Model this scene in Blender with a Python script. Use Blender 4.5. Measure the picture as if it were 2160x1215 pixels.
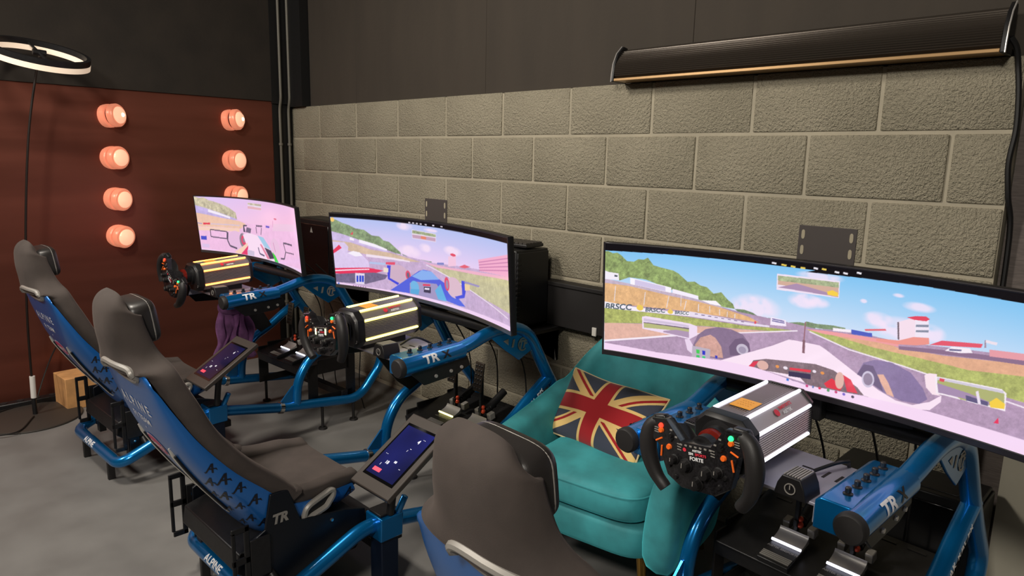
import bpy, bmesh, math, random
import numpy as np
from mathutils import Vector, Matrix
from mathutils.bvhtree import BVHTree
random.seed(7)
for o in list(bpy.data.objects): bpy.data.objects.remove(o)
SC = bpy.context.scene
COL = SC.collection
# ------------------------------------------------------------------ camera
def set_camera():
    yaw, pitch, roll = math.radians(44.515), math.radians(10.457), math.radians(1.285)
    f = Vector((-math.sin(yaw)*math.cos(pitch), math.cos(yaw)*math.cos(pitch), -math.sin(pitch)))
    r = Vector((math.cos(yaw), math.sin(yaw), 0)); u = r.cross(f)
    r2 = r*math.cos(roll)+u*math.sin(roll); u2 = u*math.cos(roll)-r*math.sin(roll)
    cd = bpy.data.cameras.new('camera'); co = bpy.data.objects.new('camera', cd); COL.objects.link(co)
    M = Matrix((r2, u2, -f)).transposed().to_4x4(); M.translation = (4.8, -2.566, 1.48); co.matrix_world = M
    cd.sensor_width = 36; cd.lens = 36*1471.05/2160; cd.clip_start = .02
    SC.camera = co
set_camera()
SC.view_settings.view_transform = 'Standard'; SC.view_settings.look = 'None'
SC.view_settings.gamma = 1; SC.view_settings.use_curve_mapping = False
SC.view_settings.exposure = 0.0
# ------------------------------------------------------------------ world and room lights
W = bpy.data.worlds.new('world'); SC.world = W; W.use_nodes = True
W.node_tree.nodes['Background'].inputs[0].default_value = (1.0, .82, .66, 1)
W.node_tree.nodes['Background'].inputs[1].default_value = .035
def area_light(name, loc, target, size, power, col, sy=None):
    l = bpy.data.lights.new(name, 'AREA'); l.energy = power; l.color = col; l.size = size
    if sy: l.shape = 'RECTANGLE'; l.size_y = sy
    o = bpy.data.objects.new(name, l); COL.objects.link(o); o.location = loc
    o.rotation_euler = (Vector(target)-Vector(loc)).to_track_quat('-Z', 'Y').to_euler()
    return o
area_light('ceiling_lamp_offscreen', (2.1, -2.4, 3.1), (2.6, -.6, .6), .5, 74, (1.0, .92, .81), .5)
area_light('ceiling_lamp_offscreen', (4.9, -3.9, 3.1), (3.8, -.8, .9), .6, 112, (1.0, .93, .83), .6)
area_light('ceiling_lamp_offscreen', (.8, -4.0, 3.1), (1.2, -2.2, .3), .6, 62, (1.0, .95, .89), .6)
# ------------------------------------------------------------------ materials
def lin(c):
    def s(x):
        x /= 255.0
        return x/12.92 if x <= .04045 else ((x+.055)/1.055)**2.4
    return (s(c[0]), s(c[1]), s(c[2]), 1)
MATS = {}
def mat(name, col, rough=.5, metal=0, coat=0, spec=None, var=0, scale=20, bump=0, bscale=200, bdist=.002, emit=None, estr=0, sheen=0, rvar=0, aniso=None):
    if name in MATS: return MATS[name]
    m = bpy.data.materials.new(name); m.use_nodes = True; nt = m.node_tree; b = nt.nodes['Principled BSDF']
    b.inputs['Base Color'].default_value = lin(col); b.inputs['Roughness'].default_value = rough; b.inputs['Metallic'].default_value = metal
    b.inputs['Coat Weight'].default_value = coat; b.inputs['Coat Roughness'].default_value = .08
    if spec is not None: b.inputs['Specular IOR Level'].default_value = spec
    if sheen: b.inputs['Sheen Weight'].default_value = sheen; b.inputs['Sheen Roughness'].default_value = .4; b.inputs['Sheen Tint'].default_value = lin([min(255, x*1.7) for x in col])
    if emit: b.inputs['Emission Color'].default_value = lin(emit); b.inputs['Emission Strength'].default_value = estr
    geo = None
    if var or bump or rvar:
        geo = nt.nodes.new('ShaderNodeNewGeometry')
    if var or rvar:
        n = nt.nodes.new('ShaderNodeTexNoise'); n.inputs['Scale'].default_value = scale; n.inputs['Detail'].default_value = 5
        vec = geo.outputs['Position']
        if aniso:
            mp = nt.nodes.new('ShaderNodeMapping'); mp.inputs['Scale'].default_value = aniso; nt.links.new(vec, mp.inputs[0]); vec = mp.outputs[0]
        nt.links.new(vec, n.inputs['Vector'])
        if var:
            r = nt.nodes.new('ShaderNodeValToRGB'); r.color_ramp.elements[0].position = .3; r.color_ramp.elements[1].position = .7
            r.color_ramp.elements[0].color = lin([max(0, x*(1-var)) for x in col]); r.color_ramp.elements[1].color = lin([min(255, x*(1+var)) for x in col])
            nt.links.new(n.outputs[0], r.inputs[0]); nt.links.new(r.outputs[0], b.inputs['Base Color'])
        if rvar:
            mr = nt.nodes.new('ShaderNodeMapRange'); mr.inputs[1].default_value = .3; mr.inputs[2].default_value = .7
            mr.inputs[3].default_value = max(.03, rough-rvar); mr.inputs[4].default_value = rough+rvar
            nt.links.new(n.outputs[0], mr.inputs[0]); nt.links.new(mr.outputs[0], b.inputs['Roughness'])
    if bump:
        n2 = nt.nodes.new('ShaderNodeTexNoise'); n2.inputs['Scale'].default_value = bscale; n2.inputs['Detail'].default_value = 3
        nt.links.new(geo.outputs['Position'], n2.inputs['Vector'])
        bp = nt.nodes.new('ShaderNodeBump'); bp.inputs['Strength'].default_value = bump; bp.inputs['Distance'].default_value = bdist
        nt.links.new(n2.outputs[0], bp.inputs['Height']); nt.links.new(bp.outputs[0], b.inputs['Normal'])
    MATS[name] = m
    return m
def attr_mat(name, rough=.5, emit=0, sheen=0, spec=.5, bump=0):
    if name in MATS: return MATS[name]
    m = bpy.data.materials.new(name); m.use_nodes = True; nt = m.node_tree; b = nt.nodes['Principled BSDF']
    a = nt.nodes.new('ShaderNodeAttribute'); a.attribute_name = 'Col'
    b.inputs['Roughness'].default_value = rough; b.inputs['Specular IOR Level'].default_value = spec; b.inputs['Sheen Weight'].default_value = sheen
    if emit:
        b.inputs['Base Color'].default_value = (.004, .004, .004, 1)
        nt.links.new(a.outputs['Color'], b.inputs['Emission Color']); b.inputs['Emission Strength'].default_value = emit
    else:
        nt.links.new(a.outputs['Color'], b.inputs['Base Color'])
    if bump:
        g = nt.nodes.new('ShaderNodeNewGeometry'); n2 = nt.nodes.new('ShaderNodeTexNoise'); n2.inputs['Scale'].default_value = 450
        nt.links.new(g.outputs['Position'], n2.inputs['Vector'])
        bp = nt.nodes.new('ShaderNodeBump'); bp.inputs['Strength'].default_value = bump; bp.inputs['Distance'].default_value = .001
        nt.links.new(n2.outputs[0], bp.inputs['Height']); nt.links.new(bp.outputs[0], b.inputs['Normal'])
    MATS[name] = m
    return m
# ------------------------------------------------------------------ mesh helpers
def V(*a): return Vector(a)
def fillet(pts, r, n=6):
    pts = [Vector(p) for p in pts]; out = [pts[0]]
    for i in range(1, len(pts)-1):
        a, p, b = pts[i-1], pts[i], pts[i+1]
        da, db = (a-p), (b-p); k = min(r, da.length*.49, db.length*.49)
        s, e = p+da.normalized()*k, p+db.normalized()*k
        for j in range(n+1):
            t = j/n; out.append(s*(1-t)**2+p*2*t*(1-t)+e*t*t)
    out.append(pts[-1]); return out
def catmull(pts, n=6):
    pts = [Vector(p) for p in pts]; P = [pts[0]*2-pts[1]]+pts+[pts[-1]*2-pts[-2]]; out = []
    for i in range(1, len(P)-2):
        a, b, c, d = P[i-1:i+3]
        for j in range(n):
            t = j/n; out.append(.5*((2*b)+(c-a)*t+(2*a-5*b+4*c-d)*t*t+(3*b-a-3*c+d)*t**3))
    out.append(pts[-1]); return out
OFFS = Vector((0, 0, 0))
class MB:
    def __init__(s): s.v = []; s.f = []; s.m = []
    def add(s, vs, fs, mi=0):
        k = len(s.v); s.v += [tuple(x) for x in vs]; s.f += [tuple(i+k for i in f) for f in fs]; s.m += [mi]*len(fs); return s
    def box(s, c, d, rot=None, mi=0):
        R = rot or Matrix.Identity(3); c = Vector(c); vs = []
        for z in (-.5, .5):
            for y in (-.5, .5):
                for x in (-.5, .5): vs.append(c+R@Vector((x*d[0], y*d[1], z*d[2])))
        return s.add(vs, [(0, 2, 3, 1), (4, 5, 7, 6), (0, 1, 5, 4), (2, 6, 7, 3), (0, 4, 6, 2), (1, 3, 7, 5)], mi)
    def bb(s, x0, x1, y0, y1, z0, z1, mi=0): return s.box(((x0+x1)/2, (y0+y1)/2, (z0+z1)/2), (x1-x0, y1-y0, z1-z0), None, mi)
    def loft(s, rings, caps=True, mi=0, closed=True):
        n = len(rings[0]); vs = [p for r in rings for p in r]; fs = []
        for i in range(len(rings)-1):
            for j in range(n if closed else n-1):
                a, b = i*n+j, i*n+(j+1) % n; fs.append((a, b, b+n, a+n))
        if caps: fs.append(tuple(reversed(range(n)))); fs.append(tuple((len(rings)-1)*n+j for j in range(n)))
        return s.add(vs, fs, mi)
    def tube(s, path, r, n=12, caps=True, mi=0, sq=None):
        path = [Vector(p) for p in path]; rings = []; up = None
        for i, p in enumerate(path):
            t = (path[min(i+1, len(path)-1)]-path[max(i-1, 0)])
            if t.length < 1e-9: continue
            t.normalize()
            if up is None:
                up = t.orthogonal().normalized() if abs(t.z) > .95 else (Vector((0, 0, 1))-t*t.z).normalized()
            else:
                up = (up-t*up.dot(t)).normalized()
            bi = t.cross(up); rr = r[i] if isinstance(r, (list, tuple)) else r
            kx, ky = (sq or (1, 1))
            rings.append([p+(bi*math.cos(a)*kx+up*math.sin(a)*ky)*rr for a in [2*math.pi*(j+.5)/n for j in range(n)]])
        return s.loft(rings, caps, mi)
    def cyl(s, p0, p1, r, n=16, mi=0, r1=None): return s.tube([p0, p1], [r, r if r1 is None else r1], n, True, mi)
    def lathe(s, prof, o, ax, n=24, mi=0):
        o = Vector(o); ax = Vector(ax).normalized(); a = ax.orthogonal().normalized(); b = ax.cross(a)
        rings = [[o+ax*h+(a*math.cos(t)+b*math.sin(t))*max(r, 1e-5) for t in [2*math.pi*j/n for j in range(n)]] for r, h in prof]
        return s.loft(rings, True, mi)
    def prism(s, poly, o, ux, uy, depth, mi=0):
        o, ux, uy = Vector(o), Vector(ux).normalized(), Vector(uy).normalized(); nn = ux.cross(uy)
        A = [o+ux*p[0]+uy*p[1] for p in poly]; return s.loft([A, [q+nn*depth for q in A]], True, mi)
    def ell(s, c, r, rot=None, nu=16, nv=10, p=1.0, mi=0):
        R = rot or Matrix.Identity(3); c = Vector(c); sg = lambda x: math.copysign(abs(x)**p, x); rings = []
        for i in range(nv+1):
            th = -math.pi/2+math.pi*i/nv; ct, st = max(1e-4, math.cos(th)), math.sin(th)
            rings.append([c+R@Vector((r[0]*sg(ct)*sg(math.cos(a)), r[1]*sg(ct)*sg(math.sin(a)), r[2]*sg(st))) for a in [2*math.pi*j/nu for j in range(nu)]])
        return s.loft(rings, True, mi)
    def build(s, name, mats, parent=None, smooth=40, bevel=0, seg=2, off=True, sub=0):
        me = bpy.data.meshes.new(name)
        d = OFFS if off else Vector((0, 0, 0))
        me.from_pydata([(x+d.x, y+d.y, z+d.z) for x, y, z in s.v], [], s.f)
        bm = bmesh.new(); bm.from_mesh(me); bmesh.ops.recalc_face_normals(bm, faces=bm.faces); bm.to_mesh(me); bm.free()
        for m in (mats if isinstance(mats, (list, tuple)) else [mats]): me.materials.append(m)
        me.polygons.foreach_set('material_index', s.m)
        me.polygons.foreach_set('use_smooth', [True]*len(s.f))
        if not sub: me.set_sharp_from_angle(angle=math.radians(smooth))
        o = bpy.data.objects.new(name, me); COL.objects.link(o)
        if parent: o.parent = parent
        if bevel:
            b = o.modifiers.new('bevel', 'BEVEL'); b.width = bevel; b.segments = seg; b.limit_method = 'ANGLE'; b.angle_limit = math.radians(35); b.harden_normals = False
        if sub:
            q = o.modifiers.new('sub', 'SUBSURF'); q.levels = sub; q.render_levels = sub
        return o
def tag(o, label, cat, group=None):
    o['label'] = label; o['category'] = cat
    if group: o['group'] = group
    return o
def struct(o): o['kind'] = 'structure'; return o
def thing(name, label, cat, loc=(0, 0, 0), rz=0, group=None):
    o = bpy.data.objects.new(name, None); COL.objects.link(o); o.location = loc; o.rotation_euler = (0, 0, rz); o.empty_display_size = .1
    return tag(o, label, cat, group)
def copy_tree(o, parent=None):
    c = o.copy(); COL.objects.link(c); c.parent = parent
    for ch in list(o.children): copy_tree(ch, c)
    return c
# ------------------------------------------------------------------ lettering
_TX = {}
def text_geo(s, bold=.02, maxlen=.12):
    k = (s, bold, maxlen)
    if k in _TX: return _TX[k]
    cu = bpy.data.curves.new('tmp', 'FONT'); cu.body = s; cu.align_x = 'CENTER'; cu.align_y = 'CENTER'; cu.resolution_u = 3; cu.offset = bold
    ob = bpy.data.objects.new('tmp', cu); COL.objects.link(ob)
    dg = bpy.context.evaluated_depsgraph_get(); me = bpy.data.meshes.new_from_object(ob.evaluated_get(dg))
    bpy.data.objects.remove(ob); bpy.data.curves.remove(cu)
    bm = bmesh.new(); bm.from_mesh(me); bmesh.ops.triangulate(bm, faces=bm.faces)
    for _ in range(4):
        es = [e for e in bm.edges if e.calc_length() > maxlen]
        if not es: break
        bmesh.ops.subdivide_edges(bm, edges=es, cuts=1); bmesh.ops.triangulate(bm, faces=bm.faces)
    bm.verts.index_update(); vs = [(v.co.x, v.co.y) for v in bm.verts]; fs = [tuple(v.index for v in f.verts) for f in bm.faces]
    bm.free(); bpy.data.meshes.remove(me)
    xs = [v[0] for v in vs]; ys = [v[1] for v in vs]; cx, cy, h = (max(xs)+min(xs))/2, (max(ys)+min(ys))/2, max(ys)-min(ys)
    vs = [((x-cx)/h, (y-cy)/h) for x, y in vs]; w = (max(xs)-min(xs))/h
    _TX[k] = (vs, fs, w); return _TX[k]
def decal(name, geo, fn, m, parent, off=True):
    vs, fs = geo[0], geo[1]; pos = [fn(x, y) for x, y in vs]; ok = [p is not None for p in pos]
    b = MB(); b.add([p if p is not None else Vector((0, 0, 0)) for p in pos], [f for f in fs if all(ok[i] for i in f)])
    me = bpy.data.meshes.new(name); d = OFFS if off else Vector((0, 0, 0))
    me.from_pydata([(x+d.x, y+d.y, z+d.z) for x, y, z in b.v], [], b.f); me.materials.append(m)
    o = bpy.data.objects.new(name, me); COL.objects.link(o); o.parent = parent; return o
def flat_fn(o, right, up, h, wscale=1, slant=0):
    o, right, up = Vector(o), Vector(right).normalized(), Vector(up).normalized(); n = right.cross(up)*.0009
    return lambda x, y: o+right*((x*wscale+slant*y)*h)+up*(y*h)+n
def cyl_fn(o, t, n, r, h, wscale=1, slant=0):
    o, t, n = Vector(o), Vector(t).normalized(), Vector(n); n = (n-t*n.dot(t)).normalized(); b = n.cross(t); R = r+.0010
    return lambda x, y: o+t*((x*wscale+slant*y)*h)+(n*math.cos(y*h/r)+b*math.sin(y*h/r))*R
def ray_fn(bvh, o, right, up, h, wscale=1, slant=0, dirn=None):
    o, right, up = Vector(o), Vector(right).normalized(), Vector(up).normalized(); d = Vector(dirn).normalized()
    def fn(x, y):
        q = o+right*((x*wscale+slant*y)*h)+up*(y*h)-d*.5
        hit = bvh.ray_cast(q, d)
        return None if hit[0] is None else hit[0]-d*.0015
    return fn
def poly_geo(poly):
    vs = [(x, y) for x, y in poly]; bm = bmesh.new(); f = bm.faces.new([bm.verts.new((x, y, 0)) for x, y in vs])
    bmesh.ops.triangulate(bm, faces=[f])
    for _ in range(2):
        es = [e for e in bm.edges if e.calc_length() > .45]
        if es: bmesh.ops.subdivide_edges(bm, edges=es, cuts=1); bmesh.ops.triangulate(bm, faces=bm.faces)
    bm.verts.index_update(); g = ([(v.co.x, v.co.y) for v in bm.verts], [tuple(v.index for v in f.verts) for f in bm.faces], 1); bm.free(); return g
def color_grid(name, n, m_, pos, col, material, parent, both=None):
    """grid of n x m_ vertices; pos (n*m_,3) array, col (n*m_,3) linear array"""
    me = bpy.data.meshes.new(name); idx = np.arange(n*m_).reshape(m_, n)
    q = np.stack([idx[:-1, :-1], idx[:-1, 1:], idx[1:, 1:], idx[1:, :-1]], -1).reshape(-1, 4); nf = len(q)
    me.vertices.add(n*m_); me.vertices.foreach_set('co', pos.astype(np.float32).ravel())
    me.loops.add(nf*4); me.loops.foreach_set('vertex_index', q.astype(np.int32).ravel())
    me.polygons.add(nf); me.polygons.foreach_set('loop_start', (np.arange(nf)*4).astype(np.int32))
    me.update(calc_edges=True)
    at = me.attributes.new('Col', 'FLOAT_COLOR', 'POINT'); c4 = np.ones((n*m_, 4), np.float32); c4[:, :3] = col; at.data.foreach_set('color', c4.ravel())
    me.polygons.foreach_set('use_smooth', np.ones(nf, bool)); me.materials.append(material); me.validate()
    o = bpy.data.objects.new(name, me); COL.objects.link(o); o.parent = parent; return o
# shared materials
M_BLUE = mat('metallic_blue_paint', (8, 118, 186), .26, .68, coat=.5)
M_DBLUE = mat('shell_blue_gloss', (30, 106, 186), .32, .35, coat=.4)
M_BLACK = mat('satin_black_metal', (26, 25, 26), .45, .2, var=.15, scale=60)
M_RUB = mat('black_rubber', (30, 28, 28), .6)
M_PLAS = mat('black_plastic', (22, 21, 22), .42)
M_FOAM = mat('charcoal_suede', (68, 60, 56), .9, var=.08, scale=14, bump=.25, bscale=700, bdist=.001, sheen=.35)
M_LEATH = mat('black_leatherette', (40, 37, 36), .38, bump=.15, bscale=500, bdist=.001)
M_WHITE = mat('white_lettering', (238, 238, 240), .5)
M_SILV = mat('brushed_aluminium', (200, 196, 192), .38, .55)
M_CHROME = mat('polished_steel', (210, 208, 205), .18, 1)
M_GREY = mat('grey_trim', (150, 146, 140), .4, .2)
M_ORANGE = mat('orange_accent', (250, 110, 30), .5)
M_CABLE = mat('black_cable', (18, 17, 17), .5)
# ================================================================== the setting
M_BLOCK = None
def block_material():
    m = bpy.data.materials.new('painted_block'); m.use_nodes = True; nt = m.node_tree; b = nt.nodes['Principled BSDF']; b.inputs['Roughness'].default_value = .82; b.inputs['Specular IOR Level'].default_value = .25
    g = nt.nodes.new('ShaderNodeNewGeometry')
    def noise(sc, det=3, rough=.5):
        n = nt.nodes.new('ShaderNodeTexNoise'); n.inputs['Scale'].default_value = sc; n.inputs['Detail'].default_value = det; n.inputs['Roughness'].default_value = rough
        nt.links.new(g.outputs['Position'], n.inputs['Vector']); return n
    big, mid, fine = noise(2.2, 4), noise(95, 3, .65), noise(230, 2)
    r = nt.nodes.new('ShaderNodeValToRGB'); e = r.color_ramp.elements; e[0].position = .3; e[1].position = .72
    e[0].color = lin((150, 143, 124)); e[1].color = lin((170, 162, 142)); nt.links.new(big.outputs[0], r.inputs[0])
    nt.links.new(r.outputs[0], b.inputs['Base Color'])
    ad = nt.nodes.new('ShaderNodeMath'); ad.operation = 'MULTIPLY_ADD'; ad.inputs[1].default_value = .35; nt.links.new(fine.outputs[0], ad.inputs[0]); nt.links.new(mid.outputs[0], ad.inputs[2])
    bp = nt.nodes.new('ShaderNodeBump'); bp.inputs['Strength'].default_value = 1.0; bp.inputs['Distance'].default_value = .018
    nt.links.new(ad.outputs[0], bp.inputs['Height']); nt.links.new(bp.outputs[0], b.inputs['Normal']); return m
M_BLOCK = block_material()
M_MORT = mat('painted_mortar', (160, 152, 133), .8, var=.05, scale=6, bump=.3, bscale=60, bdist=.004)
M_UPPER = mat('dark_brown_board', (54, 47, 39), .85, var=.05, scale=3, aniso=(3, 3, .6), bump=.4, bscale=40, bdist=.002)
M_UPPERL = mat('dark_brown_render', (40, 34, 28), .9, var=.12, scale=5, bump=.4, bscale=60, bdist=.002)
M_FLOOR = mat('painted_concrete_floor', (116, 114, 111), .6, var=.05, scale=5, bump=.12, bscale=40, bdist=.002, rvar=.1)
M_COPPER = mat('brushed_copper_sheet', (128, 74, 60), .40, .72, var=.05, scale=1.0, aniso=(6, .7, 9), rvar=.06)
def brush(m):
    nt = m.node_tree; b = nt.nodes['Principled BSDF']; tg = nt.nodes.new('ShaderNodeTangent'); tg.direction_type = 'RADIAL'; tg.axis = 'Z'
    nt.links.new(tg.outputs[0], b.inputs['Tangent']); b.inputs['Anisotropic'].default_value = .3; b.inputs['Anisotropic Rotation'].default_value = .0
brush(M_COPPER)
fl = MB(); fl.bb(-.3, 7.5, -5.5, .25, -.1, 0); struct(fl.build('floor', M_FLOOR, off=False))
ce = MB(); ce.bb(-.3, 7.5, -5.5, .25, 3.2, 3.3); struct(ce.build('ceiling', mat('dark_ceiling', (70, 64, 58), .9), off=False))
# block wall: a mortar slab with every block its own piece
L0 = 1.8125; XR = 4.37
wb = MB(); wb.bb(0, XR-.004, .004, .2, 0, L0-.004); WALLB = struct(wb.build('wall_back', M_MORT, off=False))
_bm = {}
def block_mesh(w, h):
    k = (round(w, 3), round(h, 3))
    if k in _bm: return _bm[k]
    me = bpy.data.meshes.new('concrete_block'); bm = bmesh.new(); bmesh.ops.create_cube(bm, size=1, matrix=Matrix.Diagonal((w, .1, h, 1)))
    bmesh.ops.bevel(bm, geom=[e for e in bm.edges], offset=.005, segments=2, profile=.5, affect='EDGES'); bm.to_mesh(me); bm.free(); me.materials.append(M_BLOCK)
    me.polygons.foreach_set('use_smooth', [True]*len(me.polygons)); _bm[k] = me; return me
rb = random.Random(3)
for c in range(9):
    ztop = L0-.225*c; zb = max(0, ztop-.225)+.013 if ztop > .225 else .0
    if ztop < .05: break
    joints = [j for j in [(.382 if c % 2 == 0 else .153)+.45*i for i in range(-1, 11)] if .06 < j < XR-.06]
    xs = [0]+joints+[XR]
    for a, b in zip(xs[:-1], xs[1:]):
        w, h = b-a-.013, ztop-zb
        if h < .02: continue
        o = bpy.data.objects.new('concrete_block', block_mesh(w, h)); COL.objects.link(o); o.parent = WALLB
        o.location = ((a+b)/2, .05-rb.uniform(0, .004), (ztop+zb)/2); o.rotation_euler = (rb.uniform(-.006, .006), 0, rb.uniform(-.004, .004))
# dark boards above the blocks
ub = MB(); ub.bb(0, 7.4, .05, .2, L0, 3.2); UP = struct(ub.build('wall_back_upper', M_BLACK, off=False))
for i, (a, b) in enumerate([(.22, .80), (.801, 2.02), (2.021, 3.24), (3.241, 4.46), (4.461, 5.68), (5.681, 6.9)]):
    q = MB(); q.bb(a, b, .028, .05, L0+.001, 3.2); q.build('wall_board', M_UPPER, UP, off=False, bevel=.002)
# left wall: copper sheet below, dark render above
wl = MB(); wl.bb(-.2, -.012, -5.4, .2, 0, 3.2); WALLL = struct(wl.build('wall_left', M_UPPERL, off=False))
cs = MB(); cs.bb(-.012, 0, -5.3, -.152, 0, 1.845); cs.build('copper_sheet', M_COPPER, WALLL, off=False, bevel=.001)
ul = MB(); ul.bb(-.012, .012, -5.3, -.157, 1.846, 3.2); ul.build('upper_render', M_UPPERL, WALLL, off=False)
# steel column in the corner with two conduits
tc = MB(); tc.bb(-.012, .006, -.152, .0, 0, 1.83); tc.bb(-.01, .215, -.035, .05, L0+.001, 3.2); tc.bb(-.01, .02, -.157, 0, 1.83, 3.2)
struct(tc.build('trim_1', mat('black_steel', (14, 13, 13), .55), off=False))
M_COND = mat('grey_conduit_paint', (104, 100, 90), .5)
for yy, lab in ((-.105, 'grey painted conduit pipe beside the edge of the copper sheet'), (-.038, 'grey painted conduit pipe running up beside the block wall')):
    p = MB(); p.tube(fillet([(.022, yy, 0), (.022, yy, 1.80), (.045, yy, 1.86), (.045, yy, 3.2)], .05), .0095, 12); t = tag(p.build('conduit_pipe', M_COND, off=False), lab, 'pipe')
    for z in (.4, 1.05, 1.55):
        k = MB(); k.lathe([(.015, -.008), (.015, .008)], (.022, yy, z), (0, 0, 1), 12); k.bb(-.012 if yy < -.1 else .006, .022, yy-.006, yy+.006, z-.006, z+.006); k.build('clip', M_COND, t, off=False)
# wall beyond the end of the blocks
wr = MB(); wr.bb(XR, 7.4, .045, .2, 0, L0); struct(wr.build('wall_right', mat('dark_fabric_board', (92, 84, 80), .9, var=.1, scale=30, aniso=(1, 1, 8)), off=False))
gb = MB(); gb.bb(4.462, 5.6, .0, .044, 0, .86); struct(gb.build('trim_2', mat('grey_panel', (188, 183, 166), .7, var=.05, scale=4), off=False))
# ------------------------------------------------------------------ bulbs on the copper wall
M_BULB = mat('lit_copper_glass', (230, 130, 100), .3, .1, emit=(226, 142, 110), estr=.60)
M_BULBF = mat('lit_bulb_lens', (250, 180, 150), .25, .1, emit=(246, 188, 152), estr=.90)
M_HOT = mat('hot_filament', (255, 235, 210), .4, emit=(255, 225, 190), estr=5)
M_GROOVE = mat('dark_copper_groove', (60, 24, 18), .5, .5)
for col_, yy, zs in (('near the floor lamp', -1.2, (1.685, 1.435, 1.185, .955)), ('near the corner conduits', -.455, (1.70, 1.43, 1.19))):
    for i, z in enumerate(zs):
        lab = '%s round lit copper bulb in the column %s' % (('topmost', 'second', 'third', 'lowest')[i] if not (i == 2 and 'corner' in col_) else 'lowest', col_)
        t = thing('wall_bulb', lab, 'wall lamp', (0, yy, z), 0, 'round bulbs on the copper wall')
        b = MB(); b.lathe([(.066, -.030), (.070, -.022), (.070, .008), (.064, .014)], (0, 0, 0), (1, 0, 0), 32); b.build('base_ring', M_BULB, t, off=False)
        b = MB(); b.lathe([(.054, .004), (.054, .040)], (0, 0, 0), (1, 0, 0), 32); b.build('groove', M_GROOVE, t, off=False)
        b = MB(); b.lathe([(.062, .026), (.069, .031), (.069, .056), (.062, .066), (.058, .067)], (0, 0, 0), (1, 0, 0), 32); b.build('outer_ring', M_BULB, t, off=False)
        b = MB(); b.lathe([(.050, .060), (.050, .072), (.040, .083), (.022, .090), (.006, .093)], (0, 0, 0), (1, 0, 0), 32); b.build('lens', M_BULBF, t, off=False)
        if i == 0: b = MB(); b.ell((.091, 0, 0), (.010, .012, .012)); b.build('filament', M_HOT, t, off=False)
        t.rotation_euler = (0, (-.08, -.02, .05, .08)[i], (.62, .42, .48, .36)[i])
# ------------------------------------------------------------------ heater
H = thing('wall_heater', 'long ribbed black bar heater mounted above the block wall', 'heater', (0, .04, 0))
hx0, hx1 = 2.945, 4.315
prof = []
N = 30
for i in range(N+1):
    t = i/N; y = -.128+.060*t**1.6-.012*math.sin(t*math.pi); z = 1.832+.112*t
    prof.append((y-(0.0042 if i % 2 else 0), z))
ring = [(-.118, 1.826)]+prof+[(-.055, 1.950), (-.035, 1.945), (-.035, 1.85), (-.07, 1.822)]
b = MB(); b.loft([[Vector((x, y, z)) for y, z in ring] for x in (hx0, hx1)]); b.build('ribbed_body', mat('black_anodised', (74, 67, 60), .30, .6), H, smooth=25, off=False)
b = MB(); b.bb(hx0-.003, hx1, -.134, -.112, 1.814, 1.826); b.bb(hx0, hx1, -.115, -.045, 1.814, 1.820); b.build('lower_trim', mat('bronze_trim', (176, 142, 100), .35, .7), H, off=False, bevel=.002)
cap = [(-.138, 1.812), (-.136, 1.84), (-.128, 1.885), (-.106, 1.93), (-.070, 1.962), (-.042, 1.958), (-.042, 1.812)]
for x0, x1 in ((hx0-.012, hx0), (hx1, hx1+.014)):
    b = MB(); b.loft([[Vector((x, y, z)) for y, z in cap] for x in (x0, x1)]); e = b.build('end_cap', M_PLAS, H, off=False, bevel=.003)
    xe = x0 if x0 < 3 else x1
    b = MB(); b.tube([(xe, y, z) for y, z in cap[:5]], .0025, 6); b.build('edge_trim', M_SILV, e, off=False)
for x in (3.2, 4.05): b = MB(); b.bb(x-.02, x+.02, -.04, .0, 1.86, 1.93); b.build('bracket', M_BLACK, H, off=False)
b = MB(); b.tube(catmull([(4.33, -.05, 1.86), (4.345, -.035, 1.83), (4.352, -.018, 1.78), (4.362, -.012, 1.70), (4.368, -.010, 1.60), (4.362, -.010, 1.50), (4.372, .0, 1.40), (4.385, .03, 1.28), (4.388, .032, .9)], 6), .008, 8)
tag(b.build('heater_cable', M_CABLE, off=False), 'black cable dropping from the bar heater at the wall end', 'cable')
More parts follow.
